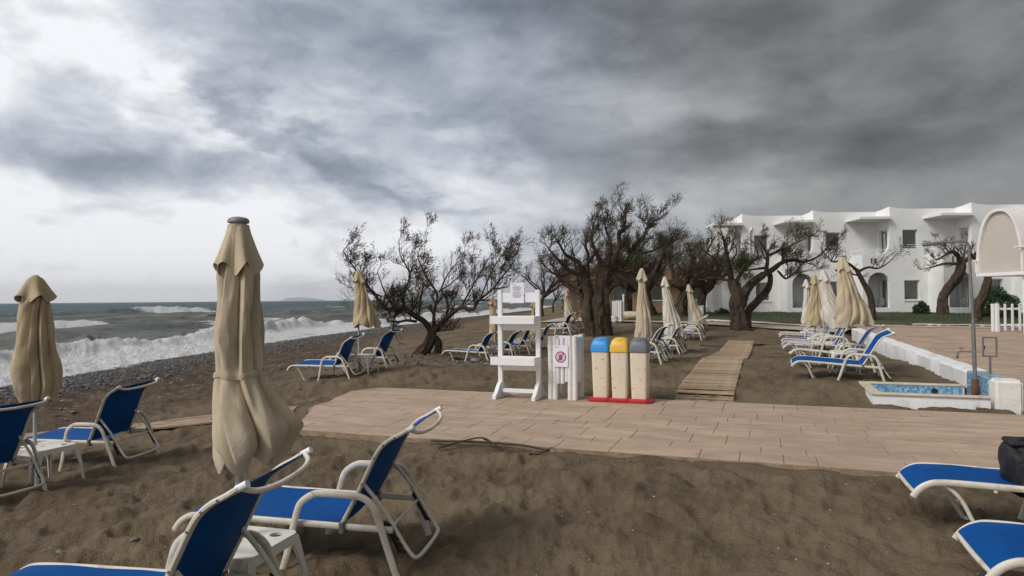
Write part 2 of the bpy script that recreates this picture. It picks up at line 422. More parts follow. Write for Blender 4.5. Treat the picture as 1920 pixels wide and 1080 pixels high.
def pave_mat(name, joints):
    m = bpy.data.materials.new(name); m.use_nodes = True; t = NT(m.node_tree); b = t.n['Principled BSDF']
    p = t.new('ShaderNodeNewGeometry').outputs['Position']
    mp = t.new('ShaderNodeMapping', vector_type='POINT'); t.l.new(p, mp.inputs[0]); mp.inputs['Rotation'].default_value = (0, 0, YAW)
    q = mp.outputs[0]
    st = t.new('ShaderNodeMapping'); t.l.new(q, st.inputs[0]); st.inputs['Scale'].default_value = (.6, 1.7, 1)
    n1 = t.noise(st.outputs[0], 2.2, 6, .65, .4); n2 = t.noise(p, 14, 6, .7); n3 = t.noise(p, .45, 4, .6)
    c = t.mix(t.rng(n1, .3, .72), (.35, .25, .18), (.51, .38, .285))
    c = t.mix(t.rng(n2, .5, .75, 0, .4), c, (.55, .44, .34))
    c = t.mix(t.rng(n3, .35, .7, 0, .4), c, (.30, .22, .15))
    c = t.mix(t.rng(t.noise(p, 1.3, 7, .7, .5), .54, .70, 0, .5), c, (.24, .18, .12))     # blown sand
    sx, sy, _ = t.sep(p)
    # darker water stains that spill from the foot bath and lie about the terrace
    k = t.math('MULTIPLY', t.rng(t.noise(st.outputs[0], 1.1, 5, .6, .8), .52, .68), t.rng(sx, 3.6, 5.2))
    c = t.mix(t.math('MULTIPLY', k, .5), c, (.13, .078, .042))
    if joints:
        br = t.new('ShaderNodeTexBrick'); t.l.new(q, br.inputs[0]); br.inputs['Scale'].default_value = 1.0
        br.inputs['Brick Width'].default_value = .9; br.inputs['Row Height'].default_value = .45; br.inputs['Mortar Size'].default_value = .008
        c = t.mix(t.math('MULTIPLY', br.outputs['Fac'], .55), c, (.16, .11, .07))
    t.put(b.inputs['Base Color'], c); b.inputs['Roughness'].default_value = .8; b.inputs['Specular IOR Level'].default_value = .3
    bu = t.new('ShaderNodeBump'); bu.inputs['Strength'].default_value = .35; bu.inputs['Distance'].default_value = .02
    t.l.new(t.math('ADD', n1, t.math('MULTIPLY', n2, .5)), bu.inputs['Height']); t.l.new(bu.outputs[0], b.inputs['Normal'])
    return m
PAVE = pave_mat('stamped paving', False); TERR = pave_mat('terrace paving', True)
GROUT = mat('paving joint', (.28, .205, .14), .9, .3, 6, .3, 30)
def mosaic(t, co, c):
    p = t.new('ShaderNodeNewGeometry').outputs['Position']
    mp = t.new('ShaderNodeMapping'); t.l.new(p, mp.inputs[0]); mp.inputs['Rotation'].default_value = (0, 0, YAW); mp.inputs['Scale'].default_value = (28, 28, 28)
    v = t.new('ShaderNodeTexWhiteNoise', noise_dimensions='3D')
    fl = t.vmath('FLOOR', t.vmath('ADD', mp.outputs[0], (.01, .01, .01))); t.l.new(fl, v.inputs[0])
    r = t.new('ShaderNodeValToRGB'); t.l.new(v.outputs[0], r.inputs[0]); r.color_ramp.interpolation = 'CONSTANT'
    e = r.color_ramp.elements; e[0].color = (.10, .25, .42, 1); e[1].position = .75; e[1].color = (.30, .45, .52, 1)
    q = e.new(.3); q.color = (.17, .34, .48, 1); q = e.new(.55); q.color = (.07, .19, .36, 1)
    fr = t.vmath('SUBTRACT', t.vmath('ADD', mp.outputs[0], (.01, .01, .01)), fl); x, y, z = t.sep(fr)
    g = t.math('MINIMUM', t.math('MINIMUM', x, y), z)
    return t.mix(t.rng(t.noise(p, 6, 5, .7), .55, .7, 0, .6), t.mix(t.math('LESS_THAN', g, .07), r.outputs[0], (.30, .36, .36)), (.36, .36, .30))
MOSAIC = mat('blue mosaic', (.1, .3, .5), .25, .1, extra=mosaic)
COPE = mat('cream coping', (.56, .49, .36), .7, .1, 4, .1, 20, (.3, .25, .16), 5, .6)
def lawn_mat():
    m = bpy.data.materials.new('lawn'); m.use_nodes = True; t = NT(m.node_tree); b = t.n['Principled BSDF']
    p = t.new('ShaderNodeNewGeometry').outputs['Position']
    a = t.new('ShaderNodeAttribute'); a.attribute_name = 'bare'
    c = t.mix(t.rng(t.noise(p, 1.2, 6, .6), .3, .7), (.028, .040, .012), (.058, .068, .024))
    k = t.math('MULTIPLY', a.outputs['Fac'], t.rng(t.noise(p, .6, 5, .6), .32, .55))
    c = t.mix(k, c, (.11, .065, .032))
    t.put(b.inputs['Base Color'], c); b.inputs['Roughness'].default_value = .95
    bu = t.new('ShaderNodeBump'); bu.inputs['Strength'].default_value = .8; bu.inputs['Distance'].default_value = .05
    t.l.new(t.noise(p, 9, 5, .7), bu.inputs['Height']); t.l.new(bu.outputs[0], b.inputs['Normal'])
    return m
LAWN = lawn_mat()
GRASS = mat('grass blade', (.042, .062, .018), .8, .4, 1.0)
def sea_mat():
    m = bpy.data.materials.new('sea water'); m.use_nodes = True; t = NT(m.node_tree); b = t.n['Principled BSDF']
    p = t.new('ShaderNodeNewGeometry').outputs['Position']
    def attr(n):
        a = t.new('ShaderNodeAttribute'); a.attribute_name = n; return a.outputs['Fac']
    off = attr('offshore')
    col = t.mix(t.rng(off, 0.0, 1.0), (.092, .098, .080), (.016, .062, .070))
    col = t.mix(t.rng(attr('crest'), .2, 1.0, 0, .55), col, (.17, .165, .085))
    st = t.new('ShaderNodeMapping'); t.l.new(p, st.inputs[0]); st.inputs['Scale'].default_value = (1, .55, 1)
    lace = t.math('ADD', t.math('MULTIPLY', t.noise(st.outputs[0], .9, 7, .68, 1.2), .6), t.math('MULTIPLY', t.noise(p, 3.5, 6, .7, .8), .4))
    foam = attr('foam')
    thr = t.math('SUBTRACT', .74, t.math('MULTIPLY', foam, .52))
    ff = t.rng(lace, thr, t.math('ADD', thr, .10))
    ff = t.math('MULTIPLY', ff, t.rng(foam, .02, .15))
    c = t.mix(ff, col, (.80, .80, .80))
    t.put(b.inputs['Base Color'], c)
    t.put(b.inputs['Roughness'], t.math('ADD', .42, t.math('MULTIPLY', ff, .5)))
    b.inputs['IOR'].default_value = 1.33; b.inputs['Specular IOR Level'].default_value = .10
    bu = t.new('ShaderNodeBump'); bu.inputs['Strength'].default_value = .9
    dist = t.vmath('LENGTH', p)
    t.put(bu.inputs['Distance'], t.rng(dist, 20, 700, .2, 1.3, False))
    h = t.math('ADD', t.math('ADD', t.math('MULTIPLY', t.noise(st.outputs[0], .33, 6, .62, .3), 1.6), t.math('MULTIPLY', t.noise(st.outputs[0], 2.3, 5, .65), .35)), t.math('MULTIPLY', ff, t.math('MULTIPLY', t.noise(p, 5.5, 6, .7), 1.6)))
    t.l.new(h, bu.inputs['Height']); t.l.new(bu.outputs[0], b.inputs['Normal'])
    return m
SEAM = sea_mat()
# ================================================================== SETTING
rng = random.Random(7)
def polar(angles, radii):
    A, Rr = np.meshgrid(np.radians(angles), radii)
    return Rr * np.sin(A), Rr * np.cos(A)
ang = np.concatenate([np.arange(-44, 44, .16), np.arange(44, 316, 4.0)])
rad = np.concatenate([np.exp(np.arange(math.log(.6), math.log(60), .0125)), np.exp(np.arange(math.log(60), math.log(4000), .05))])
X, Y = polar(ang, rad)
Z = ground(X, Y)
s_ = X - shore(Y)
nz = fbm(X * .35, Y * .35, 4, 41)
peb = sst(8.5, 4.5, s_ + 3 * nz); deb = sst(5.0, 6.5, s_ + 2 * nz) * sst(13.5, 9.5, s_ + 2 * nz)
wet = sst(2.6, .6, s_ + nz)
sheet('beach_sand', X, Y, Z, SAND, {'pebble': peb, 'debris': deb, 'wet': wet}, wrap=True, keep=(s_ > -12))
# ---- sea
ang = np.concatenate([np.arange(-100, -43, 2.0), np.arange(-43, 16, .12), np.arange(16, 40, 2.0)])
rad = np.concatenate([np.exp(np.arange(math.log(13), math.log(230), .0095)), np.exp(np.arange(math.log(230), math.log(10600), .045))])
X, Y = polar(ang, rad)
T = shore(Y) - X
al = Y + .35 * X                                       # runs along the shore
nn = fbm(X * .16, Y * .09, 4, 51)
H = np.zeros_like(X); F = np.zeros_like(X); CR = np.zeros_like(X)
def breaker(tc, h, back, front, foamy, rough=.3, wash=0.0):
    global H, F, CR
    d = T - tc
    prof = np.where(d > 0, np.exp(-(d / back) ** 2), np.exp(-(d / front) ** 2))
    turb = .7 * fbm(X * .8, Y * .45, 5, 61, .62) + .5 * fbm(X * .5 + 9, Y * .22, 2, 66)
    H = np.maximum(H, 0) + prof * h * (1 + foamy * rough * 2.2 * turb)
    F = np.maximum(F, foamy * np.clip(sst(1.0, -.3, d) * sst(-front * 2.6 - wash, -front * 1.2, d) * 1.15, 0, 1))
    CR = np.maximum(CR, prof * np.clip(h, 0, 1) * sst(-.6, .8, d) * sst(3.5, .8, d))
tc1 = 6.0 + 3.0 * vnoise(Y * .07, 0 * Y, 71) + .5 * vnoise(Y * .4, 0 * Y, 72)
h1 = .24 + .4 * np.exp(-((Y - 36) / 8) ** 2) + .75 * np.exp(-((Y - 64) / 12) ** 2) + .3 * np.exp(-((Y - 110) / 18) ** 2)
breaker(tc1, h1, 3.2, 1.0, np.ones_like(X), .42, 3)
def seg(seed, sc, lo, hi): return sst(lo, hi, vnoise(al * sc, 0 * al + seed, seed))
breaker(19 + 6 * vnoise(Y * .03, 0 * Y, 73), .38 + .3 * seg(81, .05, -.1, .3), 4.5, 2.2, .7 * seg(74, .055, .2, .38), .25)
breaker(38 + 10 * vnoise(Y * .02, 0 * Y, 75), .45 + .25 * seg(82, .04, -.1, .3), 6, 3, .8 * seg(76, .04, .22, .36), .2)
breaker(62 + 12 * vnoise(Y * .016, 0 * Y, 77), .55 + .4 * seg(83, .03, -.1, .3), 7, 3.2, .8 * seg(78, .035, .22, .36), .2)
breaker(90 + 6 * vnoise(Y * .012, 0 * Y, 79), .6 + .9 * np.exp(-((Y - 165) / 22) ** 2), 8, 3.2, np.exp(-((Y - 168) / 17) ** 2) + .8 * seg(80, .03, .3, .4), .3)
breaker(135 + 20 * vnoise(Y * .009, 0 * Y, 84), .7, 11, 5, .8 * seg(85, .02, .24, .36), .2)
# wash that runs up the beach, drifting streaks and white caps further out
F = np.maximum(F, sst(tc1 + 1.2, tc1 - .4, T) * (.88 + .35 * nn))
F = np.maximum(F, .36 * sst(14, 6, T) * sst(-.1, .45, nn + .05))
streak = fbm(X * .05, Y * .11, 4, 91)
F = np.maximum(F, .24 * sst(.25, .6, streak) * sst(120, 40, T))
caps = vnoise(X * .035, Y * .055, 95) + .6 * vnoise(X * .13, Y * .13, 96)
F = np.maximum(F, .8 * sst(.60, .70, caps) * sst(60, 140, T))
rid = lambda q: .5 - np.abs(q) * 1.9
chop = .42 * fbm(X * .085, Y * .15, 4, 101) + .16 * fbm(X * .45, Y * .6, 3, 105)
chop = chop + .34 * rid(vnoise(X * .11 + .6 * nn, Y * .045, 121)) * sst(8, 30, T) + .20 * rid(vnoise(X * .30 + .5 * nn, Y * .12, 122)) * sst(8, 30, T) + .10 * rid(vnoise(X * .8, Y * .35, 123)) * sst(5, 12, T)
fade = sst(-1, 9, T)
Z = SEA + .06 + H * sst(-.5, 1.5, T) + chop * fade * sst(4000, 200, T)
Z = Z + .20 * F * fbm(X * 2.2, Y * 1.6, 4, 111, .6) * sst(90, 30, np.hypot(X, Y))
off = sst(10, 190, T + 40 * nn)
sheet('sea', X, Y, Z, SEAM, {'foam': np.clip(F, 0, 1), 'offshore': off, 'crest': np.clip(CR, 0, 1)}, keep=(T > -6))
# ---- far land across the water
HILL = mat('far hill', (.07, .075, .06), .95, .25, .002)
def hill(name, x0, x1, y, h, seed, label, pts):
    n = 90; m = 14
    xs = np.linspace(x0, x1, n); v = np.linspace(-1, 1, m)
    prof = np.interp(np.linspace(0, 1, n), [p[0] for p in pts], [p[1] for p in pts]) * h
    prof = prof * (1 + .25 * fbm(np.linspace(0, 14, n), np.zeros(n), 4, seed))
    XX, VV = np.meshgrid(xs, v)
    dep = (x1 - x0) * .35
    YY = y + VV * dep * (.4 + .6 * prof[None, :] / h)
    ZZ = prof[None, :] * (1 - np.abs(VV) ** 1.5) * (1 + .15 * fbm(XX / dep * 6, VV * 5, 3, seed + 1)) - 3
    sheet(name, XX, YY, ZZ, HILL)
hill('headland_hill', -1600, -680, 9500, 158, 1, '', [(0, 0), (.12, .45), (.3, .72), (.42, .95), (.55, .8), (.72, .9), (.86, .75), (.95, .4), (1, 0)])
HILL = mat('haze toned hill', (.36, .36, .35), .95, .15, .002)  # distance haze painted into the colour, so island and islet fade
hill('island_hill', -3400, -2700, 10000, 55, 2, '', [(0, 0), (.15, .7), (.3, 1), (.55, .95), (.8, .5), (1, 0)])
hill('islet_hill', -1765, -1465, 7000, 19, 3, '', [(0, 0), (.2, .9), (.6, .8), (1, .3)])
# ---- paved platform with its slabs
def clip(poly, f):
    out = []
    for i in range(len(poly)):
        p, q = poly[i], poly[(i + 1) % len(poly)]; a, b = f(p), f(q)
        if a >= 0: out.append(p)
        if a * b < 0: t = a / (a - b); out.append((p[0] + (q[0] - p[0]) * t, p[1] + (q[1] - p[1]) * t))
    return out
A1 = 12.2; BW = 3.83
bs = np.linspace(0, BW, 40)
jag = .05 * fbm(bs * 3, bs * 0, 3, 5)
leftline = [(float(pave_left(b) + j), float(b)) for b, j in zip(bs, jag)]
outline = [(A1, 0), (A1, BW)] + leftline[::-1]
mb = MB(); n = len(outline)
P3 = [(*wp(a, b), z) for z in (-.25, -.011) for a, b in outline]
mb.add(P3, [tuple(range(n, 2 * n))] + [(k, (k + 1) % n, (k + 1) % n + n, k + n) for k in range(n)])
plat = tag(mb.build('paved_platform', GROUT), kind='structure')
def slab(poly, name, parent, m, z0=-.05, z1=.0, ch=.005):
    c = np.mean(poly, 0); k = len(poly)
    inn = []
    for p in poly:
        d = c - np.array(p); d = d / (np.linalg.norm(d) + 1e-9); inn.append((p[0] + d[0] * ch * 1.4, p[1] + d[1] * ch * 1.4))
    vs = [(*wp(*p), z0) for p in poly] + [(*wp(*p), z1 - ch * .6) for p in poly] + [(*wp(*p), z1) for p in inn]
    fs = [tuple(range(2 * k, 3 * k))]
    for i in range(k):
        j = (i + 1) % k; fs += [(i, j, j + k, i + k), (i + k, j + k, j + 2 * k, i + 2 * k)]
    return MB().add(vs, fs).build(name, m, parent)
rows = [.42, .30, .55, .36, .48, .30, .46, .34, .62]; b0 = 0.0
for r_ in rows:
    b1 = min(b0 + r_, BW); a0 = -4.6 + rng.random() * .4
    while a0 < A1:
        a1 = min(a0 + rng.choice([.3, .42, .6, .75, .95]) * rng.uniform(.9, 1.1), A1)
        g = .003
        poly = [(a0 + g, b0 + g), (a1 - g, b0 + g), (a1 - g, b1 - g), (a0 + g, b1 - g)]
        # keep what lies right of the ragged left edge
        le0, le1 = float(np.interp(b0, bs, [q[0] for q in leftline])), float(np.interp(b1, bs, [q[0] for q in leftline]))
        poly = clip(poly, lambda p: p[0] - (le0 + (le1 - le0) * (p[1] - b0) / (b1 - b0)) - .006)
        if len(poly) >= 3 and max(p[0] for p in poly) - min(p[0] for p in poly) > .05:
            slab(poly, 'paving_slab', plat, PAVE, z1=rng.uniform(-.001, .0012))
        a0 = a1
    b0 = b1
# ---- upper terrace beside the low wall, path, lawn
aa = np.concatenate([np.linspace(5.9, 9, 20), np.linspace(9.5, 30, 30)]); bb = np.linspace(BW + .005, 27, 90)
A_, B_ = np.meshgrid(aa, bb); X, Y = wp(A_, B_)
lawn_y = lambda x: 32.9 + (np.asarray(x) - 9.5) * -.82
sheet('terrace_paving', X, Y, terr_z(X, Y), TERR, keep=(Y < lawn_y(X) + .6))
ts = np.linspace(0, 1, 60)
px_ = np.interp(ts, [0, .35, .55, .7, .85, 1], [20, 11.5, 8.6, 6.0, 4.0, 2.6]); py_ = np.interp(ts, [0, .35, .55, .7, .85, 1], [23.4, 30.3, 32.8, 34.6, 38.5, 45])
wd = np.interp(ts, [0, .5, .75, 1], [.7, .7, .8, 1.8])
PX = np.stack([px_ - wd * .55, px_ + wd * .55]); PY = np.stack([py_ - wd * .84, py_ + wd * .84])
PATHM = mat('pale path', (.42, .34, .26), .9, .12, 2, .2, 14)
VV = np.linspace(0, 1, 6)[:, None]
PX = PX[0] * (1 - VV) + PX[1] * VV; PY = PY[0] * (1 - VV) + PY[1] * VV
PZ = np.maximum(ground0(PX, PY) + .06, terr_z(PX, PY) * (ab(PX, PY)[0] > 5.9) + .012)
sheet('garden_path', PX, PY, PZ, PATHM)
gx, gy = np.meshgrid(np.linspace(7, 40, 150), np.linspace(16, 47, 140))
ly = lawn_y(gx)
ly = np.where(gx < 10, 33.2 + (10 - gx) * .6, ly + .45)
GZ = ground0(gx, gy) + .09 + .04 * fbm(gx * .8, gy * .8, 3, 9) + .05 * sst(0, 1.5, gy - ly)
GZ = np.where(gx > 16, np.maximum(GZ, .42 + .1 * sst(0, 4, gy - ly) + .03 * fbm(gx * .8, gy * .8, 3, 9)), GZ)
bare = sst(3.0, .2, gy - ly + 1.2 * fbm(gx * .5, gy * .5, 3, 19))
sheet('lawn', gx, gy, GZ, LAWN, {'bare': bare}, keep=(gy > ly))
def lawnz(x, y): return float(GZ[np.abs(gy[:, 0] - y).argmin(), np.abs(gx[0] - x).argmin()])
# lawn edging
mb = MB(); ex = np.linspace(9.0, 24, 40); ey = np.where(ex < 10, 33.2 + (10 - ex) * .6, lawn_y(ex) + .45) - .02
mb.tube([(x, y, lawnz(x, y + .3) - .03) for x, y in zip(ex, ey)], .07, 6)
tag(mb.build('lawn_kerb', KERB), kind='structure')
# grass blades
mb = MB(); r2 = random.Random(3); vs = []; fs = []
for i in range(16000):
    x = r2.uniform(8, 28); y = r2.uniform(22, 42)
    yl = 33.2 + (10 - x) * .6 if x < 10 else 32.9 + (x - 9.5) * -.82 + .45
    if y < yl + .15 or (y - yl < 2.4 and r2.random() < .6): continue
    if y > 41.9 - (x - 14.2) * .379: continue
    z = lawnz(x, y) - .01; h = r2.uniform(.05, .13); a = r2.uniform(0, 6.3); k = len(vs)
    vs += [(x - .012 * math.cos(a), y - .012 * math.sin(a), z), (x + .012 * math.cos(a), y + .012 * math.sin(a), z), (x + r2.uniform(-.04, .06), y + r2.uniform(-.04, .04), z + h)]
    fs.append((k, k + 1, k + 2))
tag(MB().add(vs, fs).build('grass', GRASS), 'short green grass blades on the hotel lawn', 'grass', kind='stuff')
# ---- pebbles
ICO = []
for sd_ in range(6):
    bm = bmesh.new(); bmesh.ops.create_icosphere(bm, subdivisions=1, radius=1); r3 = random.Random(sd_)
    V_ = np.array([[c * r3.uniform(.75, 1.15) for c in v.co] for v in bm.verts]); bm.verts.index_update()
    F_ = np.array([[v.index for v in f.verts] for f in bm.faces]); ICO.append((V_, F_)); bm.free()
def stones(name, label, pts, m):
    vs = []; fs = []; o = 0; r3 = np.random.RandomState(len(pts))
    for (x, y, r) in pts:
        V_, F_ = ICO[r3.randint(6)]; a = r3.uniform(0, 6.3); c, s = math.cos(a), math.sin(a)
        q = V_ * (r * r3.uniform(.8, 1.3), r * r3.uniform(.7, 1.0), r * r3.uniform(.4, .7))
        q = np.stack([q[:, 0] * c - q[:, 1] * s + x, q[:, 0] * s + q[:, 1] * c + y, q[:, 2]], 1)
        q[:, 2] += float(0)
        vs.append(q); fs.append(F_ + o); o += len(q)
    vs = np.concatenate(vs); fs = np.concatenate(fs)
    zz_ = np.repeat(ground(np.array([p[0] for p in pts]), np.array([p[1] for p in pts])), 12) + np.repeat(np.array([p[2] for p in pts]) * .15, 12)
    vs[:, 2] += zz_
    me = bpy.data.meshes.new(name); me.from_pydata(vs.tolist(), [], fs.tolist()); me.materials.append(m); me.update()
    return tag(link(name, me), label, 'stones', kind='stuff')
r4 = np.random.RandomState(5)
def strew(n, ymax, s0, s1, rmin, rmax, dens=None):
    out = []
    while len(out) < n:
        y = 8 + (ymax - 8) * r4.rand() ** 1.6; s = s0 + (s1 - s0) * r4.rand() ** 1.5
        x = float(shore(y)) + s
        if abs(x) > y * .85 + 1: continue
        out.append((x, y, rmin + (rmax - rmin) * r4.rand() ** 3 * (1 + y / 80)))
    return out
stones('pebbles', 'dark grey pebbles heaped along the water line', strew(11000, 70, .6, 7.5, .022, .085), STONES[0])
stones('pale_pebbles', 'pale and tan pebbles scattered through the dark shingle', strew(2200, 60, 1, 11, .015, .06), STONES[1])
near_ = []
for i in range(2600):
    d = 2.6 + 18 * r4.rand() ** 1.3; a_ = R(r4.uniform(-42, 42)); x, y = d * math.sin(a_), d * math.cos(a_)
    if float(regions(np.array([x]), np.array([y]))[2][0]) > .01: continue
    near_.append((x, y, .002 + .009 * r4.rand() ** 4))
stones('beach_gravel', 'small pale shell bits and gravel strewn over the brown sand', near_[:1300], STONES[2])
stones('dark_gravel', 'small dark gravel and bark bits strewn over the brown sand', near_[1300:], STONES[0])
rub = [(-2.3 + r4.randn() * 1.6, 20.2 + r4.randn() * .9, .03 + .07 * r4.rand() ** 2) for i in range(260)]
stones('rubble', 'grey stones gathered on the sand beneath the leaning tree', rub, STONES[0])
def rock(x, y, r, label, m=ROCKM, seed=0, zoff=None, flat=.55, group=None):
    bm = bmesh.new(); bmesh.ops.create_icosphere(bm, subdivisions=3, radius=1)
    for v in bm.verts:
        p = v.co; k = 1 + .45 * float(fbm(np.array([p.x * 1.3 + seed * 7]), np.array([p.y * 1.3 + p.z * 1.1]), 3, seed)[0])
        v.co = Vector((p.x * r * k * 1.2, p.y * r * k * .85, p.z * r * k * flat))
    me = bpy.data.meshes.new('rock'); bm.to_mesh(me); bm.free(); me.materials.append(m)
    o = link('stone', me); o.location = (x, y, (gz(x, y) + r * flat * .45) if zoff is None else zoff); o.rotation_euler = (0, 0, seed * 1.3)
    return tag(o, label, 'stone', group)
rock(-2.62, 4.75, .030, 'grey stone alone on the open sand left of the tied parasol', seed=1)
rock(-3.05, 4.6, .034, 'tan stone, larger of two side by side on the sand', STONES[1], 2)
rock(-2.93, 4.6, .024, 'tan stone, smaller of two side by side on the sand', STONES[1], 3)
rock(-1.05, 19.6, .17, 'grey boulder beside the rubble under the leaning tree', seed=4)
rock(-.72, 19.0, .09, 'pale stone beyond the white display rack', STONES[1], 5)
for k, (x, y, r_) in enumerate([(-46, 104, 2.2), (-50, 103, 1.5), (-42.5, 101, 1.2), (-54, 106, 1.0)]):
    rock(x, y, r_, ['long dark rock awash in the surf', 'dark rock at the seaward end of the long rock', 'low dark rock on the shore side of the long rock', 'smallest dark rock furthest out in the surf'][k], seed=10 + k, zoff=SEA + .25, flat=.4)
# ================================================================== HOTEL
HB = thing('hotel_building', 'white stepped two storey hotel with arches, balconies and canopies', 'building', (14.2, 41.95, .42))
def wallgrid(mb, u0, u1, z0, z1, opens, f, t):
    """wall in coordinates (u, z); f(u, z, depth) -> point; rectangular openings get reveals"""
    us = sorted({u0, u1, *[o[0] for o in opens], *[o[1] for o in opens]}); zs = sorted({z0, z1, *[o[2] for o in opens], *[o[3] for o in opens]})
    isop = lambda i, j: i < 0 or j < 0 or i >= len(us) - 1 or j >= len(zs) - 1 or any(o[0] <= (us[i] + us[i + 1]) / 2 <= o[1] and o[2] <= (zs[j] + zs[j + 1]) / 2 <= o[3] for o in opens)
    for i in range(len(us) - 1):
        for j in range(len(zs) - 1):
            if isop(i, j): continue
            a, b, c, d = us[i], us[i + 1], zs[j], zs[j + 1]
            mb.add([f(a, c, 0), f(b, c, 0), f(b, d, 0), f(a, d, 0)], [(0, 1, 2, 3)])
            mb.add([f(a, c, t), f(b, c, t), f(b, d, t), f(a, d, t)], [(3, 2, 1, 0)])
            for (ii, jj, p, q) in ((i - 1, j, (a, c), (a, d)), (i + 1, j, (b, d), (b, c)), (i, j - 1, (b, c), (a, c)), (i, j + 1, (a, d), (b, d))):
                if isop(ii, jj): mb.add([f(*p, 0), f(*q, 0), f(*q, t), f(*p, t)], [(0, 1, 2, 3)])
def window(parent, f, u0, u1, z0, z1, cur, rail=False, sill=True, door=False, dep=.14, sliver=0.0):
    """framed glass with a curtain behind, set dep into the wall"""
    fr = MB(); w_ = .05
    def bar(a, b, c, d, t0, t1):
        vs = [f(q, r_, t) for t in (t0, t1) for q, r_ in ((a, c), (b, c), (b, d), (a, d))]
        fr.add(vs, [(0, 1, 2, 3), (7, 6, 5, 4), (0, 4, 5, 1), (1, 5, 6, 2), (2, 6, 7, 3), (3, 7, 4, 0)])
    e_ = .003
    bar(u0 + e_, u0 + w_, z0 + e_, z1 - e_, dep - .03, dep + .04); bar(u1 - w_, u1 - e_, z0 + e_, z1 - e_, dep - .03, dep + .04)
    bar(u0 + w_, u1 - w_, z1 - w_, z1 - e_, dep - .03, dep + .04); bar(u0 + w_, u1 - w_, z0 + e_, z0 + w_, dep - .03, dep + .04)
    um = (u0 + u1) / 2
    if door: bar(um - .02, um + .02, z0 + w_, z1 - w_, dep - .02, dep + .03)
    o = fr.build('door' if door else 'window', FRWIN, parent)
    g = MB(); g.add([f(u0 + w_, z0 + w_, dep + .012), f(u1 - w_, z0 + w_, dep + .012), f(u1 - w_, z1 - w_, dep + .012), f(u0 + w_, z1 - w_, dep + .012)], [(0, 1, 2, 3)])
    g.build('pane', PANE, o)
    c = MB(); n_ = 26; vs = []
    for i in range(n_ + 1):
        u = u0 + .02 + (u1 - u0 - .04) * i / n_; dd = dep + .065 + .02 * math.sin(i * 2.1 + u0 * 3)
        vs += [f(u, z0 + .01, dd), f(u, z1 - .01, dd)]
    skip = int(n_ * .42) if sliver else -1
    fs = [(2 * i, 2 * i + 2, 2 * i + 3, 2 * i + 1) for i in range(n_) if not (sliver and i > n_ - sliver * n_)]
    c.add(vs, fs).build('curtain', cur, o)
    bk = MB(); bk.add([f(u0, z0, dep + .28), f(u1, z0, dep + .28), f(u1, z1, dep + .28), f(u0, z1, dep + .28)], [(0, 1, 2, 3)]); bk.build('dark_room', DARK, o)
    if rail:
        r_ = MB()
        for zz_ in (z0 + .12, z0 + .24): r_.tube([f(u0 + .02, zz_, .05), f(u1 - .02, zz_, .05)], .014, 6)
        r_.build('guard_rail', WHITE, o)
    if sill:
        s_ = MB(); vs = [f(q, r_, t) for t in (-.05, dep - .032) for q, r_ in ((u0 - .06, z0 - .06), (u1 + .06, z0 - .06), (u1 + .06, z0 - .002), (u0 - .06, z0 - .002))]
        s_.add(vs, [(0, 1, 2, 3), (7, 6, 5, 4), (0, 4, 5, 1), (1, 5, 6, 2), (2, 6, 7, 3), (3, 7, 4, 0)]); s_.build('sill', STUCCO, o)
def glass_pane():
    m = bpy.data.materials.new('clear pane'); m.use_nodes = True; t = NT(m.node_tree); t.n.clear()
    o = t.new('ShaderNodeOutputMaterial'); mx = t.new('ShaderNodeMixShader'); tr = t.new('ShaderNodeBsdfTransparent'); gl = t.new('ShaderNodeBsdfGlossy')
    tr.inputs[0].default_value = (.86, .91, .91, 1); gl.inputs['Roughness'].default_value = .03
    fr = t.new('ShaderNodeFresnel'); fr.inputs[0].default_value = 1.5
    t.l.new(t.math('ADD', t.math('MULTIPLY', fr.outputs[0], .9), .05), mx.inputs[0]); t.l.new(tr.outputs[0], mx.inputs[1]); t.l.new(gl.outputs[0], mx.inputs[2]); t.l.new(mx.outputs[0], o.inputs[0])
    return m
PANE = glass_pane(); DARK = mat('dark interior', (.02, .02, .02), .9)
DX, DY, PH = 3.75, -1.42, 6.16
LW = 1.6
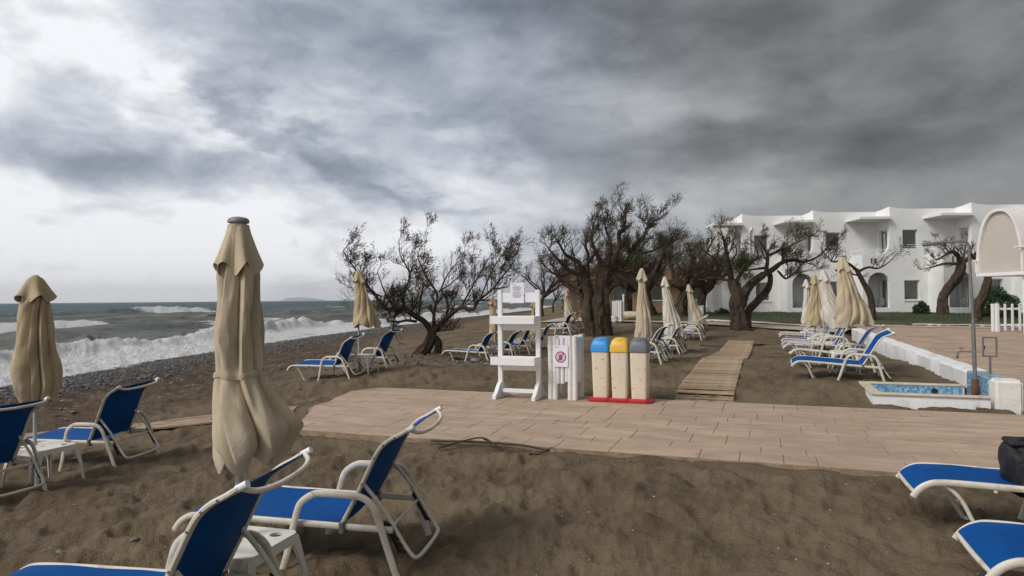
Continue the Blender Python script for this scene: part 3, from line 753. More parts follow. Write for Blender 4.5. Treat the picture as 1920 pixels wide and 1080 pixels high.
for k in range(0, 6):
    x0, y0 = k * DX, k * DY; x1, y1 = x0 + DX, y0 + DY
    last = k == 5
    fF = lambda u, z, d, x0=x0, y0=y0: (x0 + u, y0 + d, z)
    mb = MB(); W2 = (.72, 1.60, 3.86, 4.96); W1 = (.78, 1.66, .92, 2.06)
    D0 = DX - .0
    wallgrid(mb, 0.25, DX, -.4, PH, [W2, W1], fF, .28)
    mb.build('wall', STUCCO, HB)
    window(HB, fF, *W2, CURT, rail=True, sill=False)
    window(HB, fF, *W1, CURT2 if k in (0, 2) else CURT)
    # left side of the step, with balcony door above and terrace door below
    fS = lambda u, z, d, x0=x0, y0=y0: (x0 + d, y0 + u, z)
    ln = -DY if k else 7.0
    mb = MB(); D2 = (.32, 1.15, 2.96, 4.98); D1 = (.32, 1.15, .12, 2.1)
    wallgrid(mb, 0, ln, -.4, PH, [D2, D1], fS, .25); mb.build('side_wall', STUCCO, HB)
    window(HB, fS, *D2, CURT, sill=False, door=True, sliver=.0 if k % 2 else .5); window(HB, fS, *D1, CURT2, sill=False, door=True)
    # raised corner of the parapet
    mb = MB()
    mb.prism([(0, PH), (1.0, PH), (.6, PH + .03), (.3, PH + .06), (.13, PH + .11), (0, PH + .13)], (x0, y0, 0), (1, 0, 0), (0, 0, 1), (0, 1, 0), .2)
    mb.prism([(.2, PH), (1.42, PH), (1.42, PH + .02), (.8, PH + .05), (.2, PH + .125)], (x0 + .001, y0, 0), (0, 1, 0), (0, 0, 1), (1, 0, 0), .2)
    mb.build('parapet_corner', STUCCO, HB)
    # roof
    MB().box((x0 + DX / 2 + .15, y0 + 4.3, 5.52), (DX + .2, 8.0, .12)).build('roof', STUCCO, HB)
    # loggia and balcony to the left of this step
    lx = x0 - LW; t = .24; yb = y0 - DY
    mb = MB(); e_ = (1, 0, 0), (0, 0, 1), (0, 1, 0)
    ax0, ax1, sp, tp = .30, LW - .06, .50, 2.52; rr = (ax1 - ax0) / 2; cx = (ax0 + ax1) / 2; zc = tp - rr
    arc = [(cx + rr * math.cos(a), zc + rr * math.sin(a)) for a in np.linspace(math.pi, 0, 17)]
    org = (lx, y0 + .002, 0)
    mb.prism([(0, -.4), (LW, -.4), (LW, sp), (0, sp)], org, *e_, t)
    mb.prism([(0, sp), (ax0, sp), (ax0, zc), (0, zc)], org, *e_, t); mb.prism([(ax1, sp), (LW, sp), (LW, zc), (ax1, zc)], org, *e_, t)
    for i in range(16):
        (pa, pb), (qa, qb) = arc[i], arc[i + 1]
        la = 0 if i == 0 else pa; ra = LW if i == 15 else qa
        mb.prism([(la, zc), (pa, zc), (pa, pb), (qa, qb), (ra, zc if i == 15 else qb), (ra, 3.55), (la, 3.55)] if i in (0, 15) else [(pa, pb), (qa, qb), (qa, 3.55), (pa, 3.55)], org, *e_, t) if i not in (0, 15) else None
    i = 0; (pa, pb), (qa, qb) = arc[0], arc[1]; mb.prism([(0, zc), (pa, pb), (qa, qb), (qa, 3.55), (0, 3.55)], org, *e_, t)
    (pa, pb), (qa, qb) = arc[15], arc[16]; mb.prism([(pa, pb), (qa, qb), (LW, zc), (LW, 3.55), (pa, 3.55)], org, *e_, t)
    mb.build('arch_wall', STUCCO, HB)
    if k:
        MB().prism([(t, -.4), (-DY, -.4), (-DY, 3.55), (t, 3.55)], (lx + .0, y0, 0), (0, 1, 0), (0, 0, 1), (1, 0, 0), .22).build('loggia_side', STUCCO, HB)
    MB().box((lx + LW / 2 + .1, y0 + (t - DY) / 2, 2.84), (LW - .24, -DY - t - .01, .18)).build('balcony_floor', STUCCO, HB)
    # sweeping curve where the balcony front runs up into the wall
    cv = [(LW - .62, 3.55)] + [(LW - .62 + .58 * math.sin(a), 3.55 + .58 * (1 - math.cos(a))) for a in np.linspace(.2, 1.5, 8)] + [(LW - .015, 4.7), (LW, 5.3), (LW, 3.55)]
    MB().prism(cv, org, *e_, t).build('balcony_sweep', STUCCO, HB)
    rl = MB(); rl.tube([(lx + .1, yb - .05, 3.82), (lx + .1, y0 + .1, 3.82), (lx + LW - .12, y0 + .1, 3.82)], .022, 6)
    for q in ((lx + .1, y0 + .1), (lx + LW * .5, y0 + .1), (lx + .1, (y0 + yb) / 2)): rl.tube([(*q, 3.54), (*q, 3.82)], .015, 6)
    rl.build('balcony_rail', WHITE, HB)
    for q in (.62, .86):
        MB().box((lx + q - .1, y0 - .003, 3.18), (.075, .02, .3)).build('drain_slot', RUST, HB)
    MB().cbox((lx + LW / 2 - .13, (y0 + yb) / 2 - .14, 5.63), (LW + .24, -DY + .30, .15), .01).build('canopy', STUCCO, HB)
    MB().lathe([(.05, 0), (.075, .05), (.07, .1), (.03, .13)], 10, (lx + LW * .55, yb - .09, 4.95)).build('wall_lamp', WHITE, HB)
# open end bay on the sea side
MB().box((-1.75, .18, 2.6), (.26, .3, 6.0)).build('end_pier', STUCCO, HB)
MB().box((-1.30, .62, 1.4), (.16, .22, 3.4)).build('end_pier', STUCCO, HB)
MB().box((-.75, 2.0, 1.35), (1.9, .2, 2.9)).build('end_wall', STUCCO, HB)
MB().box((-1.68, 2.4, .1), (.5, 1.2, .9)).build('end_plinth', STUCCO, HB)
dp = MB(); dp.tube([(.42, -.06, 3.2), (.42, -.06, 5.1), (.44, -.06, 5.2), (.56, -.04, 5.36), (.6, .02, 5.42)], .05, 8); dp.build('drainpipe', WHITE, HB, True)
# ================================================================== SUN LOUNGERS
def smooth(pts, n=6):
    """Catmull-Rom through the points"""
    P_ = [np.array(p, float) for p in pts]; P_ = [2 * P_[0] - P_[1]] + P_ + [2 * P_[-1] - P_[-2]]; out = []
    for i in range(1, len(P_) - 2):
        a, b, c, d = P_[i - 1:i + 3]
        for t in np.linspace(0, 1, n, endpoint=False):
            out.append(.5 * ((2 * b) + (c - a) * t + (2 * a - 5 * b + 4 * c - d) * t * t + (3 * b - a - 3 * c + d) * t ** 3))
    out.append(P_[-2]); return out
def loft(mb, secs, t):
    """thin cloth through cross lines; secs = list of point lists"""
    n = len(secs); m = len(secs[0]); A_ = np.array(secs, float)
    du = np.gradient(A_, axis=0); dv = np.gradient(A_, axis=1); N_ = np.cross(du, dv); N_ /= np.linalg.norm(N_, axis=2)[..., None] + 1e-9
    B_ = A_ - N_ * t; vs = list(A_.reshape(-1, 3)) + list(B_.reshape(-1, 3)); o = n * m; fs = []
    for i in range(n - 1):
        for j in range(m - 1):
            a, b, c, d = i * m + j, i * m + j + 1, (i + 1) * m + j + 1, (i + 1) * m + j
            fs += [(a, b, c, d), (a + o, d + o, c + o, b + o)]
    for i in range(n - 1):
        for j in (0, m - 1): fs.append((i * m + j, (i + 1) * m + j, (i + 1) * m + j + o, i * m + j + o))
    for j in range(m - 1):
        for i in (0, n - 1): fs.append((i * m + j, i * m + j + 1, i * m + j + 1 + o, i * m + j + o))
    mb.add(vs, fs)
HW = .285
BACK = [(1.10, .315), (1.185, .457), (1.265, .602), (1.335, .728), (1.375, .782), (1.43, .825), (1.49, .853), (1.55, .885)]
def make_lounger():
    t = thing('sun_lounger', '', 'sun lounger')
    rail = [(-.035, .255), (.0, .30), (.05, .335), (.12, .352), (.3, .348), (.7, .325), (1.1, .302), (1.42, .285)]
    for s in (-1, 1):
        MB().tube(smooth([(x, s * HW, z) for x, z in rail], 4), .0165, 8, flat=(1.25, .8), up=(0, 0, 1)).build('seat_rail', FRAME, t, 50)
        arm = [(.70, 0.0), (.76, .17), (.82, .37), (.86, .455), (.94, .505), (1.02, .512), (1.18, .502), (1.255, .488), (1.31, .445), (1.345, .36), (1.39, .2), (1.45, 0.0)]
        MB().tube(smooth([(x, s * (HW + .035), z) for x, z in arm], 4), .0175, 8, flat=(.72, 1.25), up=None if False else (0, s, 0)).build('armrest', FRAME, t, 50)
        MB().tube(smooth([(x, s * HW, z) for x, z in BACK], 4), .0165, 8, flat=(1.2, .8), up=(0, 1, 0)).build('back_rail', FRAME, t, 50)
        rk = MB(); rk.box((1.41, s * (HW - .02), .235), (.022, .012, .2), M=Matrix.Rotation(R(-26), 4, 'Y'))
        for q in range(5):
            f = q / 4; rk.box((1.352 + .085 * f + .03, s * (HW - .02), .315 - .16 * f), (.05, .014, .016), M=Matrix.Rotation(R(30), 4, 'Y'))
        rk.build('notched_rack', BLACKP, t)
        MB().cbox((1.105, s * (HW + .002), .298), (.035, .05, .075), .006).build('hinge', BRACK, t)
        for q in (.25, .42, .62, .8): 
            i = q * (len(BACK) - 1); i0 = int(i); f = i - i0; bx_, bz_ = [BACK[i0][c] * (1 - f) + BACK[i0 + 1][c] * f for c in (0, 1)]
            MB().lathe([(.007, 0), (.006, .004)], 8).build('rivet', BRACK, t).matrix_local = Matrix.Translation((bx_, s * (HW + .016), bz_)) @ Matrix.Rotation(R(-90 * s), 4, 'X')
    # foot end: cross bar and bent leg hoop
    MB().tube(smooth([(-.02, -HW, .285), (-.028, -.15, .285), (-.03, 0, .285), (-.028, .15, .285), (-.02, HW, .285)], 3), .014, 8).build('foot_bar', FRAME, t, 50)
    MB().tube(smooth([(.10, -HW + .03, .33), (.17, -HW + .03, .315), (.24, -HW + .03, .24), (.30, -HW + .03, .10), (.345, -HW + .03, .014), (.36, -HW + .07, .01), (.36, 0, .01), (.36, HW - .07, .01), (.345, HW - .03, .014), (.30, HW - .03, .10), (.24, HW - .03, .24), (.17, HW - .03, .315), (.10, HW - .03, .33)], 4), .0135, 8).build('foot_leg', FRAME, t, 50)
    MB().tube([(1.395, -HW, .285), (1.395, HW, .285)], .011, 8).build('cross_bar', FRAME, t, 50)
    MB().tube([(.42, -HW, .312), (.42, HW, .312)], .011, 8).build('cross_bar', FRAME, t, 50)
    pr = smooth([(1.235, -HW + .035, .55), (1.36, -HW + .035, .39), (1.45, -HW + .035, .23), (1.515, -HW + .04, .125), (1.545, -HW + .085, .095), (1.55, 0, .09), (1.545, HW - .085, .095), (1.515, HW - .04, .125), (1.45, HW - .035, .23), (1.36, HW - .035, .39), (1.235, HW - .035, .55)], 4)
    MB().tube(pr, .0125, 8).build('back_prop', FRAME, t, 50)
    e0 = BACK[-1]
    MB().tube(smooth([(e0[0], -HW, e0[1]), (e0[0] + .045, -HW * .8, e0[1] - .028), (e0[0] + .075, -HW * .35, e0[1] - .035), (e0[0] + .075, HW * .35, e0[1] - .03), (e0[0] + .045, HW * .8, e0[1] - .02), (e0[0], HW, e0[1])], 5), .0125, 8).build('top_bar', FRAME, t, 50)
    for s in (-1, 1): MB().tube([(e0[0] - .01, s * HW, e0[1] - .005), (e0[0] + .035, s * HW, e0[1] + .016)], .0165, 8).build('end_cap', WHITE, t, 50)
    # cloth
    ys = np.linspace(-HW + .008, HW - .008, 9)
    st = smooth([(-.03, 0, .285), (-.012, 0, .312), (.045, 0, .349), (.12, 0, .366), (.3, 0, .362), (.7, 0, .339), (1.08, 0, .316)], 4)
    secs = [[(p[0], y, p[2] - .022 * (1 - (y / HW) ** 2) * min(1, max(0, (p[0] - .03) / .25)) + .002 * math.sin(p[0] * 17 + y * 9)) for y in ys] for p in st]
    mb = MB(); loft(mb, secs, .004); mb.build('seat_sling', SLING, t, 60)
    bk = smooth([(x, 0, z) for x, z in BACK], 4)
    secs = [[(p[0] + .020 * (1 - (y / HW) ** 2) * math.sin(math.pi * i / (len(bk) - 1)), y, p[2] - .012 * (1 - (y / HW) ** 2) * math.sin(math.pi * i / (len(bk) - 1))) for y in ys] for i, p in enumerate(bk)]
    mb = MB(); loft(mb, secs, .004); mb.build('back_sling', SLING, t, 60)
    return t
proto = make_lounger(); used = [False]
def lounger(x, y, deg, label, group=None, at=0.9):
    """x, y: ground point under local length `at`; deg: heading of the head end, measured from +X"""
    o = proto if not used[0] else copy_tree(proto); used[0] = True
    h = np.array((math.cos(R(deg)), math.sin(R(deg)))); l = np.array((-h[1], h[0]))
    org = np.array((x, y)) - at * h
    zf = lambda a, b: gz(*(org + h * a + l * b))
    zfoot = (zf(.36, -.25) + zf(.36, .25) + zf(.36, 0)) / 3; zl = (zf(1.45, HW) + zf(.7, HW)) / 2; zr = (zf(1.45, -HW) + zf(.7, -HW)) / 2; zb = (zf(1.45, HW) + zf(1.45, -HW)) / 2
    pitch = math.atan2(zb - zfoot, 1.09); roll = math.atan2(zl - zr, 2 * HW) * .7
    z0 = zfoot - math.tan(pitch) * .36 - .012
    o.matrix_world = Matrix.Translation((org[0], org[1], z0)) @ Matrix.Rotation(R(deg), 4, 'Z') @ Matrix.Rotation(-pitch, 4, 'Y') @ Matrix.Rotation(roll, 4, 'X')
    tag(o, label, 'sun lounger', group)
    return o
# ---- side table with a parasol hole
def make_table():
    t = thing('side_table', '', 'side table'); Hh = .40; h = .215
    def rsq(h, r, n=5):
        out = []
        for k, (cx, cy) in enumerate(((h - r, h - r), (-h + r, h - r), (-h + r, -h + r), (h - r, -h + r))):
            for a in np.linspace(0, 90, n): out.append((cx + r * math.cos(R(90 * k + a)), cy + r * math.sin(R(90 * k + a))))
        return out
    bm = bmesh.new(); loops = [rsq(h, .05), [(.024 * math.cos(a), .024 * math.sin(a)) for a in np.linspace(0, 2 * math.pi, 14, endpoint=False)]]
    for sx, sy in ((1, 1), (-1, -1)): loops.append([(sx * .13 + .036 * math.cos(a), sy * .13 + .036 * math.sin(a)) for a in np.linspace(0, 2 * math.pi, 16, endpoint=False)])
    ed = []
    for L in loops:
        vs = [bm.verts.new((x, y, Hh)) for x, y in L]; ed += [bm.edges.new((vs[i], vs[(i + 1) % len(vs)])) for i in range(len(vs))]
    bmesh.ops.triangle_fill(bm, edges=ed, use_beauty=True)
    r_ = bmesh.ops.extrude_face_region(bm, geom=bm.faces[:])
    for v in [q for q in r_['geom'] if isinstance(q, bmesh.types.BMVert)]: v.co.z -= .016
    bmesh.ops.recalc_face_normals(bm, faces=bm.faces[:])
    me = bpy.data.meshes.new('table_top'); bm.to_mesh(me); bm.free(); me.materials.append(PLAST); link('table_top', me, t)
    mb = MB(); A_ = rsq(h + .002, .05); B_ = rsq(h + .008, .05); n = len(A_)
    C_ = rsq(h - .006, .045)
    mb.add([(*p, Hh - .002) for p in A_] + [(*p, Hh - .05) for p in B_] + [(*p, Hh - .05) for p in C_], [(k, (k + 1) % n, (k + 1) % n + n, k + n) for k in range(n)] + [(k + n, (k + 1) % n + n, (k + 1) % n + 2 * n, k + 2 * n) for k in range(n)])
    mb.build('apron', PLAST, t, 50)
    for sx in (-1, 1):
        for sy in (-1, 1):
            lg = MB(); rows_ = []
            for z, w_, o_ in ((Hh - .02, .075, .0), (Hh - .09, .05, .012), (.2, .032, .03), (0, .024, .048)):
                c = h - .004 + o_
                rows_.append([(sx * c, sy * c, z), (sx * (c - w_), sy * c, z), (sx * (c - w_), sy * (c - .012), z), (sx * (c - .012), sy * (c - .012), z), (sx * (c - .012), sy * (c - w_), z), (sx * c, sy * (c - w_), z)])
            vs = [p for r_ in rows_ for p in r_]; fs = [(i * 6 + k, i * 6 + (k + 1) % 6, (i + 1) * 6 + (k + 1) % 6, (i + 1) * 6 + k) for i in range(3) for k in range(6)] + [tuple(range(18, 24)), (5, 4, 3, 2, 1, 0)]
            lg.add(vs, fs).build('leg', PLAST, t)
    return t
tproto = make_table(); tused = [False]
def table(x, y, deg, label):
    o = tproto if not tused[0] else copy_tree(tproto); tused[0] = True
    z = np.mean([gz(x + a, y + b) for a in (-.2, .2) for b in (-.2, .2)])
    o.location = (x, y, z - .01); o.rotation_euler = (0, 0, R(deg)); tag(o, label, 'side table', 'white plastic side tables under the parasols')
# ================================================================== CLOSED PARASOLS
def parasol(x, y, Hh, m, label, prof, seed, flap=.27, tied=None, cap=True, lean=(0, 0), nf=7, zbot=None, sharp=.34, fl=1.0, base=True):
    """prof: (height fraction from top 0..1, radius, drift in x, drift in y); canvas hangs from top to zbot"""
    zg = gz(x, y); t = thing('closed_parasol', label, 'parasol', (x, y, zg), 0, None); r5 = random.Random(seed)
    if lean != (0, 0): t.rotation_euler = (lean[0], lean[1], 0)
    MB().tube([(0, 0, -.25), (0, 0, Hh - .03)], .019, 12).build('pole', POLE, t, 50)
    if base: MB().lathe([(.05, -.1), (.05, .22), (.03, .24), (.022, .30)], 12).build('ground_socket', BRACK, t, 50)
    top = Hh - .02; zb = zbot; n = 112; mrows = 54
    ph = [r5.uniform(0, 6.28) for _ in range(6)]
    fz = [p[0] for p in prof]
    GF, GT = np.meshgrid(np.linspace(0, 1, mrows), np.arange(n) * 2 * math.pi / n, indexing='ij'); hL = (top - zb)
    CRZ = np.abs(vnoise(np.cos(GT) * 1.5 + seed, np.sin(GT) * 1.5 + GF * hL * 3.4 + np.cos(GT), 301)) * .26 + np.abs(vnoise(np.cos(GT) * 3.1 + seed, np.sin(GT) * 3.1 + GF * hL * 7 - np.cos(GT) * 2, 302)) * .15
    CRZ = (CRZ - CRZ.mean()) * np.clip(GF * 3, .2, 1) * (1 if tied else .5)
    def surf(f, k, rs=1.0, extra=0.0):
        r_ = np.interp(f, fz, [p[1] for p in prof]) * rs; ox = np.interp(f, fz, [p[2] for p in prof]); oy = np.interp(f, fz, [p[3] for p in prof])
        th = 2 * math.pi * k / n
        tw = .9 * f * math.sin(ph[0]) + .25 * math.sin(5 * f + ph[1])
        u = (nf * th / 6.28318 + .45 * math.sin(th + ph[2]) + .2 * math.sin(2 * th + ph[4])) % 1.0
        g = (1 - u / .15) if u < .15 else .70 * ((u - .15) / .85) ** 1.7                # flat panels lapped over one another
        amp = sharp * 1.25 * min(1, .3 + f * 2.4) * (1 - .2 * f)
        q = 1.06 - amp * g + (.11 if tied else .07) * math.sin(3 * th + ph[3] + 2 * f) * f + .03 * math.sin(9 * th + 13 * f + ph[4]) * f
        q += .035 * math.sin(17 * f + 3 * th + ph[0]) * math.sin(5 * th + 8 * f + ph[1])
        q += .05 * math.sin(2 * th + 14 * f + ph[5])
        if tied is not None:
            q = 1 + (q - 1) * (1 - .55 * math.exp(-((f - tied) / .03) ** 2))
            q += .34 * max(0.0, math.cos(th + .25)) ** 3 * math.exp(-((f - .86) / .07) ** 2) - .16 * max(0.0, math.cos(th + .25)) ** 2 * math.exp(-((f - 1.0) / .06) ** 2)
        q -= CRZ[min(mrows - 1, int(round(f * (mrows - 1)))), k]
        hem = 0
        if f > .8: hem = (f - .8) / .2 * (.10 * math.sin(nf / 2 * th + ph[1]) + .06 * math.sin(5 * th + ph[0])) * (top - zb) * (.30 if tied else .28)
        return (ox + r_ * q * math.cos(th - tw), oy + r_ * q * math.sin(th - tw), top - f * (top - zb) + hem - extra)
    mb = MB(); vs = [surf(i / (mrows - 1), k) for i in range(mrows) for k in range(n)]
    ins = [surf(1 - .06 * j, k, .93 - .05 * j) for j in range(3) for k in range(n)]
    vs += ins
    fs = [(i * n + k, i * n + (k + 1) % n, (i + 1) * n + (k + 1) % n, (i + 1) * n + k) for i in range(mrows + 2) for k in range(n)]
    mb.add(vs, fs); cv = mb.build('canopy', m, t, 38)
    # small upper flap whose hem stands off in points
    mb = MB(); rows_ = 10; L = flap / (top - zb)
    vs = []
    for i in range(rows_):
        f = i / (rows_ - 1)
        for k in range(n):
            th = 2 * math.pi * k / n; c = abs(math.cos(nf / 4 * 1.0 * th * 2 / 2 + ph[2]))
            r_ = np.interp(f, [0, .12, .4, 1], [.045, .062, .085, .125]) * fl * (1 + .22 * f * (math.cos(nf * .75 // 1 * th + ph[3])))
            ox = np.interp(f * L, fz, [p[2] for p in prof]); oy = np.interp(f * L, fz, [p[3] for p in prof])
            vs.append((ox + r_ * math.cos(th), oy + r_ * math.sin(th), top + .012 - f * flap + .035 * f * f * math.sin(nf * .75 // 1 * th + ph[3] + .6)))
    fs = [(i * n + k, i * n + (k + 1) % n, (i + 1) * n + (k + 1) % n, (i + 1) * n + k) for i in range(rows_ - 1) for k in range(n)]
    mb.add(vs, fs).build('top_flap', m, t, 75)
    MB().lathe([(.054, -.010), (.056, .0), (.05, .012), (.034, .019), (.01, .023)] if cap else [(.046, -.01), (.03, .012), (.01, .02)], 20, (0, 0, Hh)).build('finial', CAPM if cap else m, t, 50)
    if tied is not None:
        pts = []
        for k in range(0, n, 2):
            p = surf(tied, k); cx_ = np.interp(tied, fz, [q[2] for q in prof]); pts.append((cx_ + (p[0] - cx_) * 1.045, p[1] * 1.045, p[2] + .008 * math.sin(k * .2)))
        MB().tube(pts, .013, 6, flat=(1.3, .35), closed=True, up=(0, 0, 1)).build('tie_strap', m, t, 60)
    return t
VH = -18.0
PT = lambda r, dx, dy=0: [(0, .045, 0, 0), (.14, .045 + .025 * r, dx * .06, 0), (.5, .03 + .085 * r, dx * .42, dy * .4), (.9, .02 + .155 * r, dx * .95, dy), (1, .02 + .158 * r, dx * 1.08, dy)]
# near group
parasol(-1.45, 3.62, 2.025, CANV[1], 'tan closed parasol tied at its waist with a flat grey cap', [(0, .05, 0, 0), (.1, .075, 0, 0), (.22, .105, 0, 0), (.45, .118, .0, 0), (.62, .112, 0, 0), (.66, .125, .005, 0), (.76, .165, .03, 0), (.88, .19, .06, -.01), (.95, .185, .07, -.02), (1, .14, .05, -.02)], 5, flap=.25, tied=.635, zbot=.76, sharp=.55, fl=.86, nf=9)
table(-1.42, 3.55, -16, 'white plastic side table under the parasol tied at its waist')
lounger(-.63, 4.37, -10.5, 'blue lounger on the paving side of the parasol tied at its waist', at=1.45)
lounger(-.95, 2.94, -8, 'blue lounger on the side away from the paving of the parasol tied at its waist', at=1.58)
# seaward group at the left
parasol(-4.93, 7.06, 2.17, CANV[0], 'loose tan parasol with tangled straps at its hem, between two loungers facing the surf', [(0, .05, 0, 0), (.1, .08, 0, 0), (.2, .13, 0, 0), (.45, .17, .01, 0), (.7, .205, .02, 0), (.88, .20, .03, 0), (1, .15, .03, 0)], 8, flap=.22, zbot=.88, cap=False, sharp=.30, fl=1.25)
table(-4.80, 7.0, -20, 'white plastic side table under the loose parasol with tangled straps')
lounger(-4.80, 7.93, -14, 'blue lounger beside the wooden track, under the loose parasol with tangled straps')
lounger(-5.10, 6.42, -16, 'blue lounger on the far side from the wooden track, under the parasol with tangled straps')
# pair below the leaning tree
parasol(-3.42, 15.2, 2.2, CANV[0], 'tan parasol billowing in front of the leaning bare tree', PT(1.7, .17), 11, flap=.24, zbot=.98, cap=False, lean=(0, .0), sharp=.34)
table(-3.3, 15.1, -15, 'white side table under the parasol before the leaning bare tree')
lounger(-3.86, 14.78, -15, 'blue lounger under the billowing parasol, further from the leaning trunk', 'pair of loungers before the leaning tree')
lounger(-3.25, 15.78, -15, 'blue lounger under the billowing parasol, nearer the leaning trunk', 'pair of loungers before the leaning tree')
# row behind the white rack
parasol(-.62, 21.4, 1.95, CANV[0], 'tan parasol behind the outer post of the white display rack', PT(1.1, .06), 21, zbot=.55, cap=False)
parasol(.78, 24.6, 1.86, CANV[0], 'tan parasol behind the post of the white rack next to the log bin', PT(1.1, .05), 22, zbot=.6, cap=False)
parasol(2.38, 30.2, 1.9, CANV[1], 'cream parasol flaring beside the broad trunk of the great tree', PT(1.7, .22), 23, zbot=.62, cap=False)
for i, (x, y, lab) in enumerate([(-1.15, 20.7, 'blue lounger seen behind the outer post of the white rack'), (-.42, 21.7, 'blue lounger seen through the middle of the white rack'),
                                 (.16, 23.6, 'blue lounger seen through the white rack next to its inner post'), (.86, 25.2, 'blue lounger seen between the white rack and the log bin'),
                                 (2.1, 29.6, 'blue lounger under the flaring parasol, further from the great trunk'), (2.55, 30.9, 'blue lounger under the flaring parasol, next to the great trunk')]):
    lounger(x, y, VH + rng.uniform(-3, 3), lab, 'loungers in the row behind the white rack')
table(.1, 24.3, -15, 'white side table in the row seen behind the rack'); table(2.3, 30.2, -15, 'white side table under the flaring parasol by the great trunk')
# row between the bins and the boardwalk
GRP = 'loungers in the row beside the boardwalk'
for i, (x, y, Hh, m, pr, zb, lab) in enumerate([
        (3.16, 16.6, 2.25, 1, PT(1.25, .05), .52, 'tall cream parasol standing straight beyond the grey lidded bin'),
        (4.72, 21.1, 2.36, 2, PT(1.75, .26), .58, 'pale parasol leaning out in the middle of the row beside the boardwalk'),
        (6.85, 26.5, 2.12, 1, PT(1.6, .40), .55, 'tan parasol at the garden end of the row beside the boardwalk')]):
    parasol(x, y, Hh, CANV[m], lab, pr, 31 + i, zbot=zb, cap=False)
    nm = ['straight cream parasol beyond the grey bin', 'pale leaning parasol', 'tan parasol at the garden end'][i]
    for s in (-1, 1):
        lounger(x + s * .62 * U[0], y + s * .62 * U[1], VH + rng.uniform(-3, 3), 'blue lounger by the %s, on its %s side' % (nm, 'garden' if s > 0 else 'bin'), GRP)
    table(x - .05, y + .05, -20, 'white side table under the %s' % nm)
# row along the low wall
GRP = 'loungers in the row along the low white wall'
for i, (x, y, Hh, m, pr, zb, lab) in enumerate([
        (6.18, 12.75, 2.14, 1, PT(1.9, .20, .05), .86, 'broad cream parasol in the wall row, first from the foot bath'),
        (7.75, 17.0, 2.16, 2, PT(1.8, .33), .75, 'white parasol blown aside in the wall row, second from the foot bath'),
        (9.08, 20.5, 2.24, 0, PT(1.6, .02), .72, 'tan parasol in the wall row, third from the foot bath'),
        (10.6, 24.6, 2.24, 2, PT(1.1, .04), .7, 'slim pale parasol in the wall row, fourth from the foot bath')]):
    parasol(x, y, Hh, CANV[m], lab, pr, 41 + i, zbot=zb, cap=(i == 0), flap=.26)
    nm = ['first', 'second', 'third', 'fourth'][i]
    for s in (-1, 1):
        lounger(x + s * .6 * U[0], y + s * .6 * U[1], -20 + rng.uniform(-2, 2), 'blue lounger of the %s parasol in the wall row, on its %s side' % (nm, 'garden' if s > 0 else 'foot bath'), GRP)
    table(x - .02, y - .02, -20, 'white side table of the %s parasol in the wall row' % nm)
# two loungers at the near right, one with a bag
lounger(2.71, 4.66, -21, 'blue lounger carrying the black bag', at=0.0)
lounger(2.31, 3.41, -20, 'blue lounger next to the one that carries the black bag', at=0.0)
hb = np.array((math.cos(R(-21)), math.sin(R(-21)))); bxp = np.array((2.71, 4.66)) + hb * .70
bag = thing('black_bag', 'black nylon bag slumped on the blue lounger', 'bag', (bxp[0], bxp[1], gz(*bxp) + .29), R(-21))
bm = bmesh.new(); bmesh.ops.create_icosphere(bm, subdivisions=4, radius=1)
for v in bm.verts:
    p = v.co.copy(); q = Vector([math.copysign(abs(c) ** .55, c) for c in p])
    k = 1 + .14 * float(fbm(np.array([p.x * 2.2 + 4]), np.array([p.y * 2.2 + p.z * 2.6]), 4, 77)[0])
    v.co = Vector((q.x * .185 * k, q.y * .15 * k, .16 + q.z * .165 * k + .02 * math.sin(p.x * 5)))
me = bpy.data.meshes.new('bag_body'); bm.to_mesh(me); bm.free(); me.materials.append(BAGM); me.polygons.foreach_set('use_smooth', [True] * len(me.polygons)); link('bag_body', me, bag)
MB().tube(smooth([(-.15, -.06, .30), (-.12, -.05, .345), (-.05, -.04, .352), (.04, -.05, .35), (.12, -.05, .31)], 5), .014, 6, flat=(.5, 1.5)).build('strap', BAGM, bag, 60)
MB().cbox((-.01, -.15, .13), (.24, .045, .17), .015).build('front_pocket', BAGM, bag)
MB().cbox((-.03, .0, .318), (.27, .21, .035), .014).build('flap', BAGM, bag)
# ================================================================== BINS AND RACK
VR = -YAW
def place(a, b): return (*wp(a, b), 0.0)
# white display rack
ra, rb = ab(.06, 11.0)
rk = thing('display_rack', 'white wooden display rack with two empty trays on the paving', 'rack', (.11, 11.06, .002), VR)
for s in (-1, 1):
    MB().cbox((s * .325, 0, .89), (.075, .055, 1.70), .006).build('post', WHITE, rk)
    MB().prism([(-.30, 0), (.30, 0), (.30, .05), (.22, .10), (.10, .22), (.05, .25), (-.05, .25), (-.10, .22), (-.22, .10), (-.30, .05)], (s * .325 - .03 + s * .004 + (0 if s > 0 else 0), 0, 0), (0, 1, 0), (0, 0, 1), (1, 0, 0), .06).build('foot', WHITE, rk)
MB().cbox((0, .004, 1.615), (.575, .03, .155), .005).build('header_board', WHITE, rk)
MB().cbox((0, -.03, .115), (.57, .10, .06), .005).build('stretcher', WHITE, rk)
for zt in (1.20, .55):
    tr = MB(); wd_, dp_ = .74, .30; y0 = -.03 - dp_ / 2
    tr.cbox((0, y0, zt + .012), (wd_ - .05, dp_ - .05, .02), .003); o = tr.build('tray', WHITE, rk)
    MB().cbox((0, y0 - dp_ / 2, zt + .062), (wd_, .022, .125), .004).build('tray_side', WHITE, o)
    MB().cbox((0, y0 + dp_ / 2 - .004, zt + .062), (wd_ - .01, .02, .123), .004).build('tray_side', WHITE, o)
    for s in (-1, 1): MB().cbox((s * (wd_ / 2 - .012), y0, zt + .062), (.022, dp_ - .026, .124), .004).build('tray_side', WHITE, o)
    MB().cbox((0, .004, zt - .055), (.575, .028, .115), .005).build('back_board', WHITE, rk)
